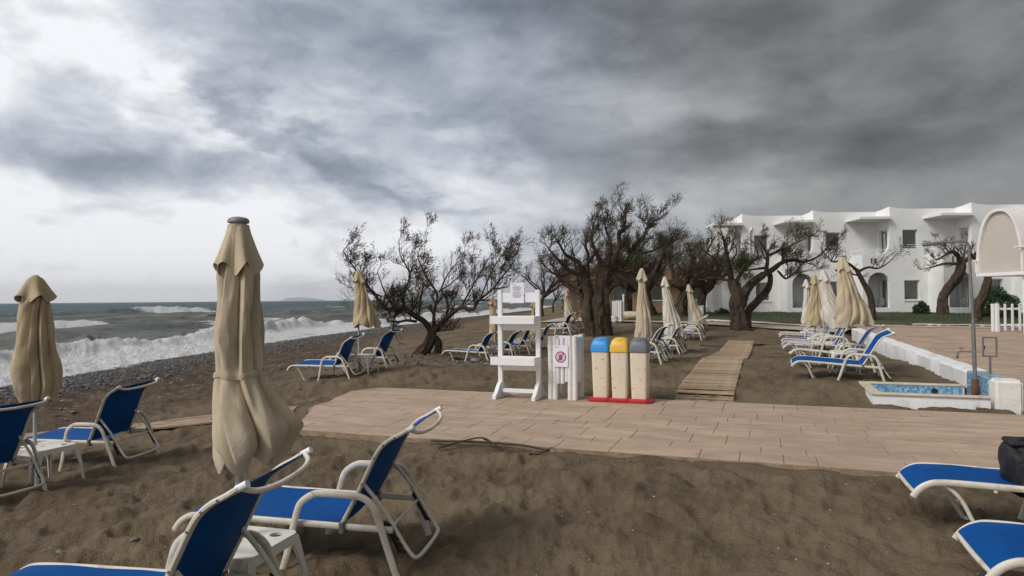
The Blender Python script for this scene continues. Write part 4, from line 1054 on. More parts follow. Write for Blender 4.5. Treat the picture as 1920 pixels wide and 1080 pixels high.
def on_local(o, p): return o.matrix_world @ Vector(p)
bpy.context.view_layer.update()
pn = thing('notice_sheet', 'white typed notice sheet stuck to the top of the white rack', 'notice', on_local(rk, (-.02, -.03, 1.53)), VR)
MB().box((0, 0, .165), (.235, .004, .33)).build('paper', PAPER, pn)
for i in range(11):
    w_ = [.10, .16, .13, .15, .08, .17, .12, .14, .17, .15, .11][i]
    MB().box((.005 * (i % 3 - 1), -.0035, .27 - i * .018), (w_, .002, .005)).build('printed_line', INKR if i == 5 else INK, pn)
MB().box((-.06, -.0035, .305), (.07, .002, .012)).build('printed_heading', INKB, pn)
# log bin
lb = thing('log_bin', 'square litter bin of whitewashed upright logs', 'bin', (.86, 11.0, .002), VR)
Wb = .20
for sx in (-1, 1):
    for sy in (-1, 1):
        for dx_ in (0, -sx * .078):
            MB().tube([(sx * Wb + dx_, sy * Wb, .0), (sx * Wb + dx_ + .004, sy * Wb, .5), (sx * Wb + dx_, sy * Wb - .003, 1.0 + rng.uniform(-.015, .01))], [.043, .041, .042], 10).build('corner_log', LOGW, lb, 40)
for sy in (-1, 1):
    for i in range(3): MB().tube([(-.075 + i * .075, sy * Wb, .27 + rng.uniform(-.02, .02)), (-.075 + i * .075 + .003, sy * (Wb + .004), .985 + rng.uniform(-.02, .02))], [.035, .037], 10).build('log', LOGW, lb, 40)
for sx in (-1, 1):
    for i in range(4): MB().tube([(sx * Wb, -.12 + i * .08, .27 + rng.uniform(-.02, .02)), (sx * Wb, -.12 + i * .08, .985 + rng.uniform(-.02, .01))], .036, 10).build('log', LOGW, lb, 40)
MB().cbox((0, 0, .975), (.34, .34, .03), .006).build('lid', LOGW, lb)
MB().cbox((0, 0, .62), (.32, .32, .66), .01).build('liner', LOGW, lb)
hd = MB(); hd.tube(smooth([(-.06, 0, .985), (-.06, 0, 1.03), (0, 0, 1.045), (.06, 0, 1.03), (.06, 0, .985)], 4), .006, 6); hd.build('lid_handle', STEEL, lb)
bpy.context.view_layer.update()
ps = thing('prohibition_sign', 'white paper with a red crossed out ring on the log bin', 'sign', on_local(lb, (-.015, -Wb - .05, .52)), VR)
MB().box((0, 0, .17), (.235, .004, .34)).build('paper', PAPER, ps)
def disc(r0, r1, n=36, y=-.004, c=(0, .155)):
    vs = []; 
    for k in range(n):
        a = 2 * math.pi * k / n; vs += [(c[0] + r0 * math.cos(a), y, c[1] + r0 * math.sin(a)), (c[0] + r1 * math.cos(a), y, c[1] + r1 * math.sin(a))]
    return MB().add(vs, [(2 * k, 2 * k + 1, (2 * k + 3) % (2 * n), (2 * k + 2) % (2 * n)) for k in range(n)])
disc(.072, .090).build('red_ring', INKR, ps)
disc(.001, .0715, y=-.003).build('pale_disc', mat('pale print', (.48, .55, .68), .6), ps)
MB().box((0, -.0052, .155), (.15, .001, .016), M=Matrix.Rotation(R(-52), 4, 'Y')).build('red_slash', INKR, ps)
MB().prism([(-.025, .0), (.02, .0), (.03, .085), (-.035, .085)], (0, -.0042, .105), (1, 0, 0), (0, 0, 1), (0, -1, 0), .0006).build('cup_mark', INK, ps)
MB().box((-.065, -.0035, .31), (.06, .002, .012)).build('printed_heading', INKB, ps)
# three recycling bins on one red foot
rb_ = thing('recycling_station', 'three beige recycling bins with blue, yellow and grey lids on a red base', 'recycling bin', (1.68, 10.62, .002), VR)
rb_.scale = (.94, .94, .985)
def rrect(w_, d_, r_, n=5):
    out = []
    for k, (sx, sy) in enumerate(((1, 1), (-1, 1), (-1, -1), (1, -1))):
        for a in np.linspace(0, 90, n): out.append((sx * (w_ / 2 - r_) + r_ * math.cos(R(90 * k + a)), sy * (d_ / 2 - r_) + r_ * math.sin(R(90 * k + a))))
    return out
def stackr(name, secs, m, parent, c=(0, 0, 0), sm=40):
    n = len(secs[0][0]); vs = [(c[0] + x, c[1] + y, c[2] + z) for L, z in secs for x, y in L]
    fs = [(i * n + k, i * n + (k + 1) % n, (i + 1) * n + (k + 1) % n, (i + 1) * n + k) for i in range(len(secs) - 1) for k in range(n)]
    fs += [tuple(range(n - 1, -1, -1)), tuple((len(secs) - 1) * n + k for k in range(n))]
    return MB().add(vs, fs).build(name, m, parent, sm)
stackr('base', [(rrect(1.06, .44, .10), 0), (rrect(1.06, .44, .10), .03), (rrect(1.0, .38, .08), .05)], RED, rb_)
for i, (lm, nm) in enumerate(((BLUE, 'blue lid'), (YELL, 'yellow lid'), (GREY, 'grey lid'))):
    cx = (i - 1) * .318
    stackr('base_foot', [(rrect(.34, .46, .06), .0), (rrect(.34, .46, .06), .042), (rrect(.31, .42, .05), .062)], RED, rb_, (cx, -.005, .001))
    b_ = stackr('bin_body', [(rrect(.245, .30, .035), .06), (rrect(.26, .32, .04), .3), (rrect(.285, .345, .04), .79)], BEIGE, rb_, (cx, 0, 0))
    l_ = stackr('lid', [(rrect(.300, .362, .04), .775), (rrect(.312, .374, .045), .785), (rrect(.306, .368, .045), .875), (rrect(.29, .352, .05), .90), (rrect(.265, .325, .07), .945), (rrect(.22, .26, .09), .98), (rrect(.13, .15, .06), 1.0)], lm, rb_, (cx, 0, 0), 32)
    l_['label'] = nm
    sc_ = MB(); r9 = random.Random(i)
    for z_ in (.22, .36, .52, .66):
        for _ in range(2):
            x_ = cx + r9.uniform(-.11, .11); w_ = r9.uniform(.006, .02); yy_ = -np.interp(z_, [.06, .3, .79], [.15, .16, .1725]) - .0015
            sc_.add([(x_ - w_, yy_, z_), (x_, yy_, z_ - .006), (x_ + w_, yy_, z_ + .002), (x_, yy_, z_ + r9.uniform(.006, .014))], [(0, 1, 2, 3)])
    tag(sc_.build('scuffs', mat('brown scuff', (.34, .22, .10), .8), b_), kind='stuff')
    MB().tube(smooth([(cx - .055, -.13, .965), (cx - .03, -.152, .962), (cx, -.156, .96), (cx + .03, -.152, .962), (cx + .055, -.13, .965)], 4), .011, 6).build('grip', lm, l_)
# ================================================================== BOARDWALKS
bw = thing('boardwalk', 'straight boardwalk of crosswise weathered planks leading to the trees', 'boardwalk', (0, 0, 0))
PM = []
for k in range(9):
    mb = MB(); mb.cbox((0, 0, 0), (.90, .106, .024), .004); PM.append(mb.mesh('plank', WOODP[k % 3]))
q0 = np.array((2.95, 10.62)); r6 = random.Random(2)
n_pl = 128
for i in range(n_pl):
    d = .08 + i * .122
    if 46 <= i <= 46: continue
    sh = (0 if i < 46 else .06) + r6.uniform(-.006, .006)
    p = q0 + U * d + V * sh
    o = link('plank', PM[r6.randrange(9)], bw)
    zz_ = .5 * (gz(*(p + V * .3)) + gz(*(p - V * .3))); zz_ = max(zz_, gz(*p))
    nx = q0 + U * (d + .5); pv = q0 + U * (d - .5)
    zs = np.mean([max(gz(*(q + V * .3)), gz(*(q - V * .3)), gz(*q)) for q in (pv, p, nx)])
    o.location = (p[0], p[1], zs + .018 + r6.uniform(-.004, .004)); o.rotation_euler = (0, r6.uniform(-.012, .012), -YAW + r6.uniform(-.012, .012))
    o.scale = (r6.uniform(.985, 1.01), r6.uniform(.92, 1.0), 1)
sb = thing('wooden_track', 'narrow track of long pale boards running down to the sea', 'boardwalk', (0, 0, 0))
p0 = np.array((-3.55, 11.15)); dr = np.array((-.975, -.222)); pr_ = np.array((-.222, .975)); 
for sct in range(2):
    for i in range(7):
        mb = MB(); secs = []
        for j in range(7):
            d = sct * 2.3 + j * 2.25 / 6; c = p0 + dr * d + pr_ * (i * .125 - .42); secs.append((c, gz(*c)))
        zsm = np.convolve(np.pad([s_[1] for s_ in secs], 1, 'edge'), [.25, .5, .25], 'valid')
        mb.tube([(c[0], c[1], z + .022) for (c, _), z in zip(secs, zsm)], .06, 4, flat=(.28, 1.35), up=(0, 0, 1))
        mb.build('board', WOODP[(i + sct) % 3], sb)
# ================================================================== LOW WALL, FOOT BATH, SHOWER
wo = np.array((6.70, 9.48))                              # near left corner of the wall
def wl(a, b): q = wo + V * a + U * b; return q
lw = thing('low_wall', 'low white flaking wall between the sand and the terrace', 'wall', (wo[0], wo[1], 0), -YAW)
TH = .30
def uneven(mb, L, x0, x1, zt, y0):
    n = int(L / .25); vs = []
    prof = [(x0, -.3), (x0 - .006, .05), (x0, zt - .04), (x0 + .03, zt), (x1 - .03, zt + .004), (x1, zt - .04), (x1, -.3)]
    for i in range(n + 1):
        y = y0 + L * i / n; g = .012 * float(vnoise(np.array([i * .7]), np.array([0.]), 3)[0])
        vs += [(x + g + .006 * rng.uniform(-1, 1), y, z + (g if z > 0 else 0)) for x, z in prof]
    m = len(prof)
    fs = [(i * m + k, i * m + k + 1, (i + 1) * m + k + 1, (i + 1) * m + k) for i in range(n) for k in range(m - 1)] + [tuple(range(m)), tuple(n * m + k for k in range(m - 1, -1, -1))]
    mb.add(vs, fs)
mb = MB(); uneven(mb, 15.6, 0, TH, .40, 1.42); mb.build('wall_body', WALLP, lw, 35)
bm = bmesh.new(); bmesh.ops.create_cube(bm, size=1)
for v in bm.verts: v.co = Vector((v.co.x * (TH + .03) + TH / 2, v.co.y * .34 + .16, v.co.z * .72 + .06))
bmesh.ops.bevel(bm, geom=bm.edges[:], offset=.035, segments=3, affect='EDGES')
bmesh.ops.subdivide_edges(bm, edges=bm.edges[:], cuts=1)
for v in bm.verts:
    n_ = float(fbm(np.array([v.co.x * 9]), np.array([v.co.z * 9 + v.co.y * 5]), 3, 8)[0]); v.co.x += .008 * n_; v.co.y += .008 * n_
me = bpy.data.meshes.new('end_block'); bm.to_mesh(me); bm.free(); me.materials.append(mat('rough white render', (.72, .70, .66), .9, .06, 5, .4, 22, (.45, .38, .26), 4, .4)); link('end_block', me, lw)
MB().cbox((TH / 2 - .01, .875, .06), (TH + .02, 1.08, .69), .012).build('mosaic_facing', MOSAIC, lw)
fb = thing('foot_bath', 'shallow foot bath lined with blue mosaic beside the wall', 'foot bath', (*(wo - V * 1.53 + U * .0), 0), -YAW)
FBW, FBD = 1.46, 1.45
mb = MB(); zt = .155
mb.box((FBW / 2, .05, zt / 2 - .1), (FBW, .10, zt + .2)); mb.box((FBW / 2, FBD - .05, zt / 2 - .1), (FBW, .10, zt + .2)); mb.box((.05, FBD / 2, zt / 2 - .1), (.098, FBD - .2, zt + .2))
mb.build('rim_wall', WALLP, fb)
cp = MB(); cp.cbox((FBW / 2 - .01, .045, zt + .014), (FBW + .02, .15, .028), .006); cp.build('coping', COPE, fb)
MB().cbox((FBW / 2 - .01, FBD - .045, zt + .014), (FBW + .02, .15, .028), .006).build('coping', COPE, fb)
MB().cbox((.045, FBD / 2, zt + .0135), (.15, FBD - .24, .027), .006).build('coping', COPE, fb)
MB().box((FBW / 2 + .03, FBD / 2, .015), (FBW - .12, FBD - .2, .03)).build('mosaic_floor', mat('pale blue floor', (.26, .42, .52), .3, .15, 9, 0, 1, (.35, .40, .38), 4, .5), fb)
MB().box((FBW / 2 + .03, FBD - .106, .085), (FBW - .12, .012, .13)).build('mosaic_lining', MOSAIC, fb)
MB().box((FBW / 2 + .03, .106, .085), (FBW - .12, .012, .13)).build('mosaic_lining', MOSAIC, fb)
MB().box((.106, FBD / 2, .085), (.012, FBD - .23, .13)).build('mosaic_lining', MOSAIC, fb)
dr_ = MB(); dr_.tube([(1.05, FBD - .13, .075), (1.05, FBD - .085, .075)], .045, 14); dr_.build('drain_pipe', BLACKP, fb, 40)
sh = thing('beach_shower', 'steel beach shower pole with bent arm, rusty foot and small tap', 'shower', (*(wo - V * .10 + U * .62), .03), -YAW)
MB().tube([(0, 0, .30), (-.012, 0, 1.2)], .027, 12).build('lower_pole', STEEL, sh, 50)
MB().tube(smooth([(-.012, 0, 1.2), (-.03, 0, 1.8), (-.045, 0, 2.24), (-.06, 0, 2.33), (-.12, 0, 2.365), (-.36, .0, 2.36)], 5), .019, 10).build('bent_pipe', STEEL, sh, 50)
MB().tube([(-.34, 0, 2.365), (-.36, 0, 2.36), (-.60, 0, 2.335), (-.64, 0, 2.33)], [.024, .034, .04, .036], 10, flat=(.7, 1.3)).build('shower_head', STEEL, sh, 50)
MB().lathe([(.055, 0), (.05, .05), (.04, .09), (.06, .12), (.06, .2), (.045, .23), (.05, .3), (.04, .33)], 12).build('rusty_foot', RUST, sh, 40)
MB().tube([(0, 0, 1.2), (0, 0, 1.22)], .032, 12).build('collar', STEEL, sh)
tp = MB(); tp.tube([(-.03, 0, .73), (-.15, 0, .735), (-.2, 0, .73)], .011, 8); tp.tube([(-.2, 0, .735), (-.215, 0, .70), (-.218, 0, .665)], .014, 8); tp.tube([(-.165, 0, .735), (-.165, 0, .78)], .008, 6); o = tp.build('tap', STEEL, sh, 50)
MB().box((-.165, 0, .785), (.06, .02, .014)).build('tap_handle', mat('red tap paint', (.3, .05, .04), .5), o)
MB().tube([(-.218, 0, .668), (-.22, 0, .63)], .016, 8).build('hose_tip', mat('green hose', (.02, .10, .05), .5), o)
sf = thing('empty_sign_frame', 'small empty steel sign frame on a post on the mosaic wall', 'sign frame', (*(wo + V * .17 + U * .92), .405), -YAW)
MB().tube([(0, 0, 0), (0, 0, .27)], .016, 8).build('post', STEEL, sf)
for q in ((-.085, .27, .0, .38), (.085, .27, 0, .38)): MB().cbox((q[0], 0, q[1] + .14), (.022, .022, .30), .003).build('side_bar', STEEL, sf)
for z_ in (.272, .55): MB().cbox((0, 0, z_), (.147, .021, .022), .003).build('cross_bar', STEEL, sf)
MB().box((-.068, 0, .40), (.014, .015, .05)).build('latch', BLACKP, sf)
# ================================================================== GATEWAY AND PICKET GATE
gw = thing('arched_gateway', 'white barrel vaulted gateway canopy on square posts beside the lawn', 'gateway', (16.05, 23.6, float(terr_z(15.75, 23.6))), R(3))
mb = MB(); n = 28; WD, HT = 2.05, 2.12; vs = []
def arch(a, w_, h_): return (-w_ / 2 * math.copysign(abs(math.cos(a)) ** .8, math.cos(a)), h_ * abs(math.sin(a)) ** .92)
zb = 1.98; Lg = 3.6
for x in (0, Lg):
    for off in (0, .11):
        for i in range(n + 1):
            y, z = arch(math.pi * i / n, WD - 2 * off, HT - off); vs.append((x, y - WD / 2, z + zb))
m = n + 1
for i in range(n):
    fs = [(i, i + 1, 2 * m + i + 1, 2 * m + i), (m + i, 3 * m + i, 3 * m + i + 1, m + i + 1), (i, m + i, m + i + 1, i + 1), (2 * m + i, 2 * m + i + 1, 3 * m + i + 1, 3 * m + i)]
    mb.f.extend(fs)
mb.v.extend(vs); mb.build('vault', mat('cracked white render', (.72, .70, .66), .85, .06, 1.5, .35, 6, (.5, .45, .37), 2, .3), gw, 40)
MB().box((.55, -WD / 2, zb + .5), (.02, WD - .3, 1.0)).v
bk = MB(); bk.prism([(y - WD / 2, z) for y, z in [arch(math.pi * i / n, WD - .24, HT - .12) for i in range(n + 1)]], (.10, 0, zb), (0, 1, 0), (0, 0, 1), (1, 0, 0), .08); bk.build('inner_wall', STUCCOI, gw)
MB().cbox((Lg / 2, -WD / 2, zb - .07), (Lg, WD + .02, .12), .01).build('slab', STUCCO, gw)
MB().cbox((.2, .06, zb + .22), (.3, .14, .44), .02).build('bracket', STUCCO, gw)
MB().tube([(-.12, -.06, zb + .42), (.5, -.06, zb + .42)], .035, 8).build('peg', STUCCO, gw)
MB().tube([(-.25, -WD + .02, zb + .75), (.5, -WD + .02, zb + .75)], .035, 8).build('peg', STUCCO, gw)
for (x, y) in ((.28, -WD + .13), (Lg - .2, -WD + .13), (Lg - .2, -.15)): MB().cbox((x, y, zb / 2 - .1), (.24, .24, zb - .02 + .2 - .12), .012).build('post', STUCCO, gw)
fz_ = float(terr_z(15.2, 23)); 
pg = thing('picket_gate', 'white wooden picket gate between the terrace and the gateway', 'gate', (16.25, 22.9, fz_), R(-4))
MB().cbox((0, 0, .46), (.10, .10, .95), .006).build('gate_post', WHITE, pg); MB().cbox((-.11, .05, .46), (.07, .07, .95), .006).build('gate_post', WHITE, pg)
for z_ in (.22, .76): MB().cbox((1.12, .0, z_), (2.15, .035, .07), .004).build('rail', WHITE, pg)
for i in range(9): MB().cbox((.24 + i * .235, -.03, .48), (.075, .024, .90), .004).build('picket', WHITE, pg)
# ================================================================== TREES
def perp(d, r):
    x, y, z = r.uniform(-1, 1), r.uniform(-1, 1), r.uniform(-1, 1); a = (d[1] * z - d[2] * y, d[2] * x - d[0] * z, d[0] * y - d[1] * x)
    l = math.sqrt(a[0] * a[0] + a[1] * a[1] + a[2] * a[2]) + 1e-9; return np.array((a[0] / l, a[1] / l, a[2] / l))
LEAFV = {}
def twig_mesh(TW):
    """all thin twigs of one crown, three sided, in one go"""
    VS = []; FS = []; o = 0
    for n in sorted({len(p[0]) for p in TW}):
        sel = [p for p in TW if len(p[0]) == n]; P_ = np.array([p[0] for p in sel]); k = len(sel)
        rr_ = np.array([p[1] for p in sel])[:, None] + (np.array([p[2] for p in sel]) - np.array([p[1] for p in sel]))[:, None] * np.linspace(0, 1, n)
        T_ = np.gradient(P_, axis=1); T_ /= np.linalg.norm(T_, axis=2)[..., None] + 1e-9
        b = np.cross(T_, np.where(np.abs(T_[:, :1, 2:]) < .9, np.array((0, 0, 1.)), np.array((1., 0, 0)))); b /= np.linalg.norm(b, axis=2)[..., None] + 1e-9; c = np.cross(T_, b)
        ring = np.stack([P_ + rr_[..., None] * (math.cos(a) * b + math.sin(a) * c) for a in (0, 2.094, 4.189)], 2)
        VS.append(ring.reshape(-1, 3)); base = o + (np.arange(k) * n * 3)[:, None, None] + (np.arange(n - 1) * 3)[None, :, None]
        for j in range(3):
            j2 = (j + 1) % 3; FS.append(np.concatenate([base + j, base + j2, base + j2 + 3, base + j + 3], 2).reshape(-1, 4))
        o += k * n * 3
    co = np.concatenate(VS).astype(np.float32); q = np.concatenate(FS).astype(np.int32)
    me = bpy.data.meshes.new('twigs'); me.vertices.add(len(co)); me.vertices.foreach_set('co', co.reshape(-1)); me.loops.add(q.size); me.loops.foreach_set('vertex_index', q.reshape(-1))
    me.polygons.add(len(q)); me.polygons.foreach_set('loop_start', np.arange(0, q.size, 4, dtype=np.int32)); me.update(calc_edges=True); me.materials.append(TWIG)
    return me
def tree(name, label, loc, trunks, limbs, seed, twigs=1.0, green=.1, dry=.1, tl=1.0, group=None, wind=(.25, 0, .12), tsz=1.0, leafbox=None, leafs=1.0):
    """trunks / limbs: polylines of (x, y, z, radius) in metres about the foot"""
    t = thing(name, label, 'tree', loc, 0, group); r = random.Random(seed); nr = np.random.RandomState(seed)
    tm = MB()
    for pl in trunks:
        S_ = smooth(pl, 10); pts = [p[:3] for p in S_]; rad = [p[3] for p in S_]; n = 30
        ofs = r.uniform(0, 50)
        def jit(i, a, pts=pts, ofs=ofs):
            z = pts[i][2]
            return .94 + .42 * fbm(np.cos(a) * 1.4 + ofs, np.sin(a) * 1.4 + z * 1.3, 3, 5) + .26 * fbm(np.cos(a) * 3.2 + ofs, np.sin(a) * 3.2 + z * 2.2, 3, 9) + .09 * np.sin(a * 4 + ofs + z * 1.4) - .10 * np.abs(np.sin(a * 3.5 + ofs + z * .9 + .6 * np.sin(z * 2.2)))  ** .5
        tm.tube(pts, [q * .84 for q in rad], n, jit=jit)
    tm.build('trunk', BARK, t, 70)
    bmz = MB(); tips = []; TW = []
    def poly(p, d, L, n, wob, up):
        pts = [p.copy()]; st = L / n
        for i in range(n):
            d = d + wob * nr.randn(3) + np.array((wind[0], wind[1], up)) * .12; d /= np.linalg.norm(d); p = p + d * st; pts.append(p)
        return pts, d
    def branch(p, d, L, rad, lev):
        n = 5 if lev < 2 else 4 if lev == 2 else 3
        pts, _ = poly(p, d, L, n, .15 if lev < 2 else .10, .9)
        if lev >= 2: TW.append((pts, rad, max(.0032, rad * .45)))
        else: bmz.tube(pts, [rad, rad * .5], 5 if lev == 1 else 7)
        if lev >= 3: tips.append((pts[-1], pts[-1] - pts[-2])); 
        if lev >= 4: return
        k = {1: r.randint(4, 6), 2: r.randint(3, 5), 3: r.randint(1, 3)}[lev]
        k = max(1, int(round(k * (twigs if lev < 3 else min(twigs, 1.2)))))
        for _ in range(k):
            f = r.uniform(.25, 1.0); i = min(n - 1, int(f * n)); q = pts[i] + (pts[i + 1] - pts[i]) * (f * n - i)
            dd = pts[i + 1] - pts[i]; dd = dd / (np.linalg.norm(dd) + 1e-9)
            nd = dd + perp(dd, r) * r.uniform(.5, 1.1) + np.array(wind) * .5; nd /= np.linalg.norm(nd)
            branch(q, nd, L * r.uniform(.5, .75), max(.0045, rad * .55), lev + 1)
    for pl in limbs:
        S_ = smooth(pl, 5); pts = [p[:3] for p in S_]; rad = [p[3] for p in S_]
        ofs = r.uniform(0, 50)
        bmz.tube(pts, rad, 8, jit=lambda i, a, ofs=ofs: 1 + .2 * fbm(np.cos(a) + ofs, np.sin(a) + i * .5, 2, 5))
        ln = sum(np.linalg.norm(pts[i + 1] - pts[i]) for i in range(len(pts) - 1))
        k = int(max(3, ln * 3.6 * twigs))
        for j in range(k):
            f = (r.random() ** .75) * .98 + .02; i = min(len(pts) - 2, int(f * (len(pts) - 1))); q = pts[i]; dd = pts[i + 1] - pts[i]; dd = dd / (np.linalg.norm(dd) + 1e-9)
            nd = dd * .55 + perp(dd, r) * 1.0 + np.array((wind[0] * .6, 0, .45)); nd /= np.linalg.norm(nd)
            L = tl * r.uniform(.5, 1.05) * (1.15 - .45 * f); branch(q, nd, L, min(rad[i] * .5, .028), 1 if r.random() < .42 else 2)
        branch(pts[-1], pts[-1] - pts[-2], tl * .7, rad[-1] * .8, 1)
    bmz.build('branches', BARK if tsz > 1.5 else TWIG, t, 60); tag(link('twigs', twig_mesh(TW), t), kind='stuff')
    # sparse feathery tufts
    for prob, m, nm in ((green, LEAFG, 'green_foliage'), (dry, LEAFB, 'dry_foliage')):
        sel = []
        for p, d in tips:
            pr_ = prob
            if leafbox and nm == 'green_foliage': pr_ = max([prob] + [b_[4] for b_ in leafbox if (p[0] - b_[0]) ** 2 + (p[1] * .6) ** 2 + (p[2] - b_[2]) ** 2 < b_[3] ** 2])
            if r.random() < pr_: sel.append((p, d))
        if not sel: continue
        k = int(9 * leafs); n = len(sel) * k
        Pp = np.repeat(np.array([q[0] for q in sel]), k, 0) + nr.randn(n, 3) * .06 * leafs ** .5; Dd = np.array([q[1] for q in sel]); Dd /= np.linalg.norm(Dd, axis=1)[:, None] + 1e-9
        Aa = np.repeat(Dd, k, 0) + nr.randn(n, 3) * .5 + np.array(wind); Aa /= np.linalg.norm(Aa, axis=1)[:, None]; Bb = np.cross(Aa, nr.randn(n, 3)); Bb /= np.linalg.norm(Bb, axis=1)[:, None] + 1e-9
        L = nr.uniform(.05, .13, (n, 1)); w_ = nr.uniform(.008, .018, (n, 1))
        co = np.stack([Pp - Bb * w_, Pp + Bb * w_, Pp + Aa * L], 1).reshape(-1, 3).astype(np.float32)
        me = bpy.data.meshes.new(nm); me.vertices.add(3 * n); me.vertices.foreach_set('co', co.reshape(-1)); me.loops.add(3 * n); me.loops.foreach_set('vertex_index', np.arange(3 * n, dtype=np.int32))
        me.polygons.add(n); me.polygons.foreach_set('loop_start', np.arange(0, 3 * n, 3, dtype=np.int32)); me.update(calc_edges=True); me.materials.append(m); tag(link(nm, me, t), kind='stuff')
    return t
def sk(pts, cx, cy, sc, dep=0.0, seed=0, r0=.1, r1=.02):
    r0 *= .82
    """sketch polyline (drawn units) -> metres; a gentle sweep in depth makes it solid"""
    r = random.Random(seed); n = len(pts); out = []; d = 0.0; sl = r.uniform(-.6, .6) if dep else 0.0
    for i, (x, y) in enumerate(pts):
        if i: d += sl * math.hypot(x - pts[i - 1][0], y - pts[i - 1][1]) / sc * dep + r.uniform(-.05, .05) * dep
        f = i / (n - 1); out.append(((x - cx) / sc, d, (cy - y) / sc, r0 * (1 - f) + r1 * f))
    return out
# leaning tree by the shore
c1 = (830, 872, 198)
T1t = [[(-.35, 0, -.25, .30), (-.16, 0, .02, .27), (.06, 0, .35, .235), (.22, 0, .72, .20), (.20, 0, .98, .15)], [(-.75, .05, -.2, .16), (-.4, .02, .0, .17), (-.05, 0, .32, .18)], [(.30, .1, -.2, .14), (.42, .05, .35, .17), (.32, 0, .66, .14)]]
T1l = [sk([(870, 705), (835, 645), (770, 598), (710, 562), (655, 560), (600, 545), (550, 470), (500, 400), (440, 300), (390, 210)], *c1, 1, 1, .13, .016),
       sk([(720, 565), (690, 520), (690, 440), (722, 350), (690, 280), (640, 200), (625, 110)], *c1, 1, 2, .065, .010),
       sk([(780, 640), (720, 632), (660, 640), (600, 633)], *c1, .6, 3, .06, .03),
       sk([(660, 560), (640, 610), (650, 560), (600, 470), (560, 330)], *c1, 1, 14, .07, .014),
       sk([(850, 760), (900, 692), (980, 615), (1070, 550), (1140, 566), (1180, 510), (1270, 435), (1322, 370), (1390, 290)], *c1, .6, 4, .11, .013),
       sk([(885, 720), (885, 640), (890, 560), (905, 470), (850, 380), (800, 290), (775, 200), (830, 110)], *c1, 1, 5, .075, .009),
       sk([(930, 665), (966, 600), (970, 510), (930, 440), (960, 350), (1010, 280), (1080, 215)], *c1, 1, 6, .06, .009),
       sk([(1060, 552), (1120, 450), (1180, 350), (1265, 210)], *c1, 1, 7, .045, .008),
       sk([(1180, 510), (1260, 330), (1345, 205)], *c1, 1, 8, .035, .008),
       sk([(790, 605), (810, 480), (822, 380), (760, 280)], *c1, 1, 9, .05, .009), sk([(560, 480), (470, 440), (400, 400), (350, 300)], *c1, 1, 10, .04, .008), sk([(920, 450), (1000, 400), (1080, 320)], *c1, 1, 11, .035, .008), sk([(1270, 435), (1360, 420), (1440, 340)], *c1, 1, 12, .03, .007)]
tree('leaning_tree', 'bare leaning shore tree with forked limbs before the surf', (-2.82, 22.0, gz(-2.82, 22.0) - .05), T1t, T1l, 101, 1.25, .012, .05, .72, leafbox=[(-1.9, 0, 2.8, .35, .3)])
# great tree beyond the bins
c2 = (480, 988, 166)
T2t = [[(-.1, 0, -.3, .74), (-.06, 0, .1, .60), (-.02, 0, .8, .47), (.02, 0, 1.5, .43), (.12, 0, 2.2, .37), (.22, 0, 2.9, .28)],
       [(-.35, -.1, -.25, .36), (-.35, -.05, .4, .34), (-.52, -.1, .95, .34), (-.42, 0, 1.6, .25), (-.55, .1, 2.3, .25), (-.75, .1, 2.95, .19)], [(.42, .1, -.25, .3), (.3, .05, .5, .27), (.2, 0, 1.4, .24)]]
T2l = [sk([(520, 570), (580, 450), (610, 360), (605, 280), (632, 250), (645, 180), (600, 100)], *c2, .7, 1, .17, .012),
       sk([(540, 560), (650, 490), (720, 430), (750, 350), (810, 290), (860, 200), (940, 150), (1020, 95)], *c2, .6, 2, .19, .012),
       sk([(365, 540), (300, 545), (220, 480), (150, 410), (100, 340)], *c2, 1, 3, .15, .014), sk([(370, 545), (330, 470), (245, 420), (195, 340), (165, 300)], *c2, 1, 4, .14, .012),
       sk([(500, 565), (480, 440), (440, 330), (450, 210), (500, 110)], *c2, 1, 5, .14, .010), sk([(690, 470), (800, 410), (900, 380), (980, 330)], *c2, 1.2, 6, .11, .012),
       sk([(400, 560), (400, 440), (380, 330), (410, 230)], *c2, 1.4, 7, .11, .010), sk([(600, 520), (680, 540), (760, 500), (840, 430)], *c2, 1.4, 8, .10, .012), sk([(540, 500), (560, 350), (520, 230), (540, 130)], *c2, 1.4, 9, .10, .009), sk([(300, 540), (200, 560), (110, 500), (60, 420)], *c2, 1, 10, .08, .010),
       sk([(820, 290), (790, 220), (770, 160)], *c2, 1, 11, .03, .008)]
tree('great_tree', 'broad old tree with burled trunk and sparse green tufts behind the bins', (3.62, 28.3, gz(3.62, 28.3) - .05), T2t, T2l, 102, 1.3, .02, .05, .72, tsz=2, leafbox=[(.1, 0, 4.4, .7, .16), (2.3, 0, 3.9, .7, .25), (2.6, 0, 4.3, .4, .6), (-1.5, 0, 4.2, .4, .25), (-2.1, 0, 4.4, .3, .3), (1.4, 0, 3.2, .6, .16)], leafs=1.5)
c3 = (205, 838, 139)
T3t = [[(.05, 0, -.3, .62), (.02, 0, .1, .52), (-.06, 0, .8, .42), (-.1, 0, 1.3, .44), (-.12, 0, 1.75, .36), (-.3, 0, 2.25, .24)], [(.0, 0, 1.2, .36), (.25, 0, 1.75, .25), (.6, 0, 2.15, .21), (1.05, -.05, 2.5, .19)],
       [(.62, .5, -.2, .26), (.50, .5, .35, .22), (.55, .5, .9, .20), (.95, .45, 1.35, .19), (1.38, .4, 1.85, .18), (1.47, .3, 2.4, .16), (1.25, .2, 2.8, .12)]]
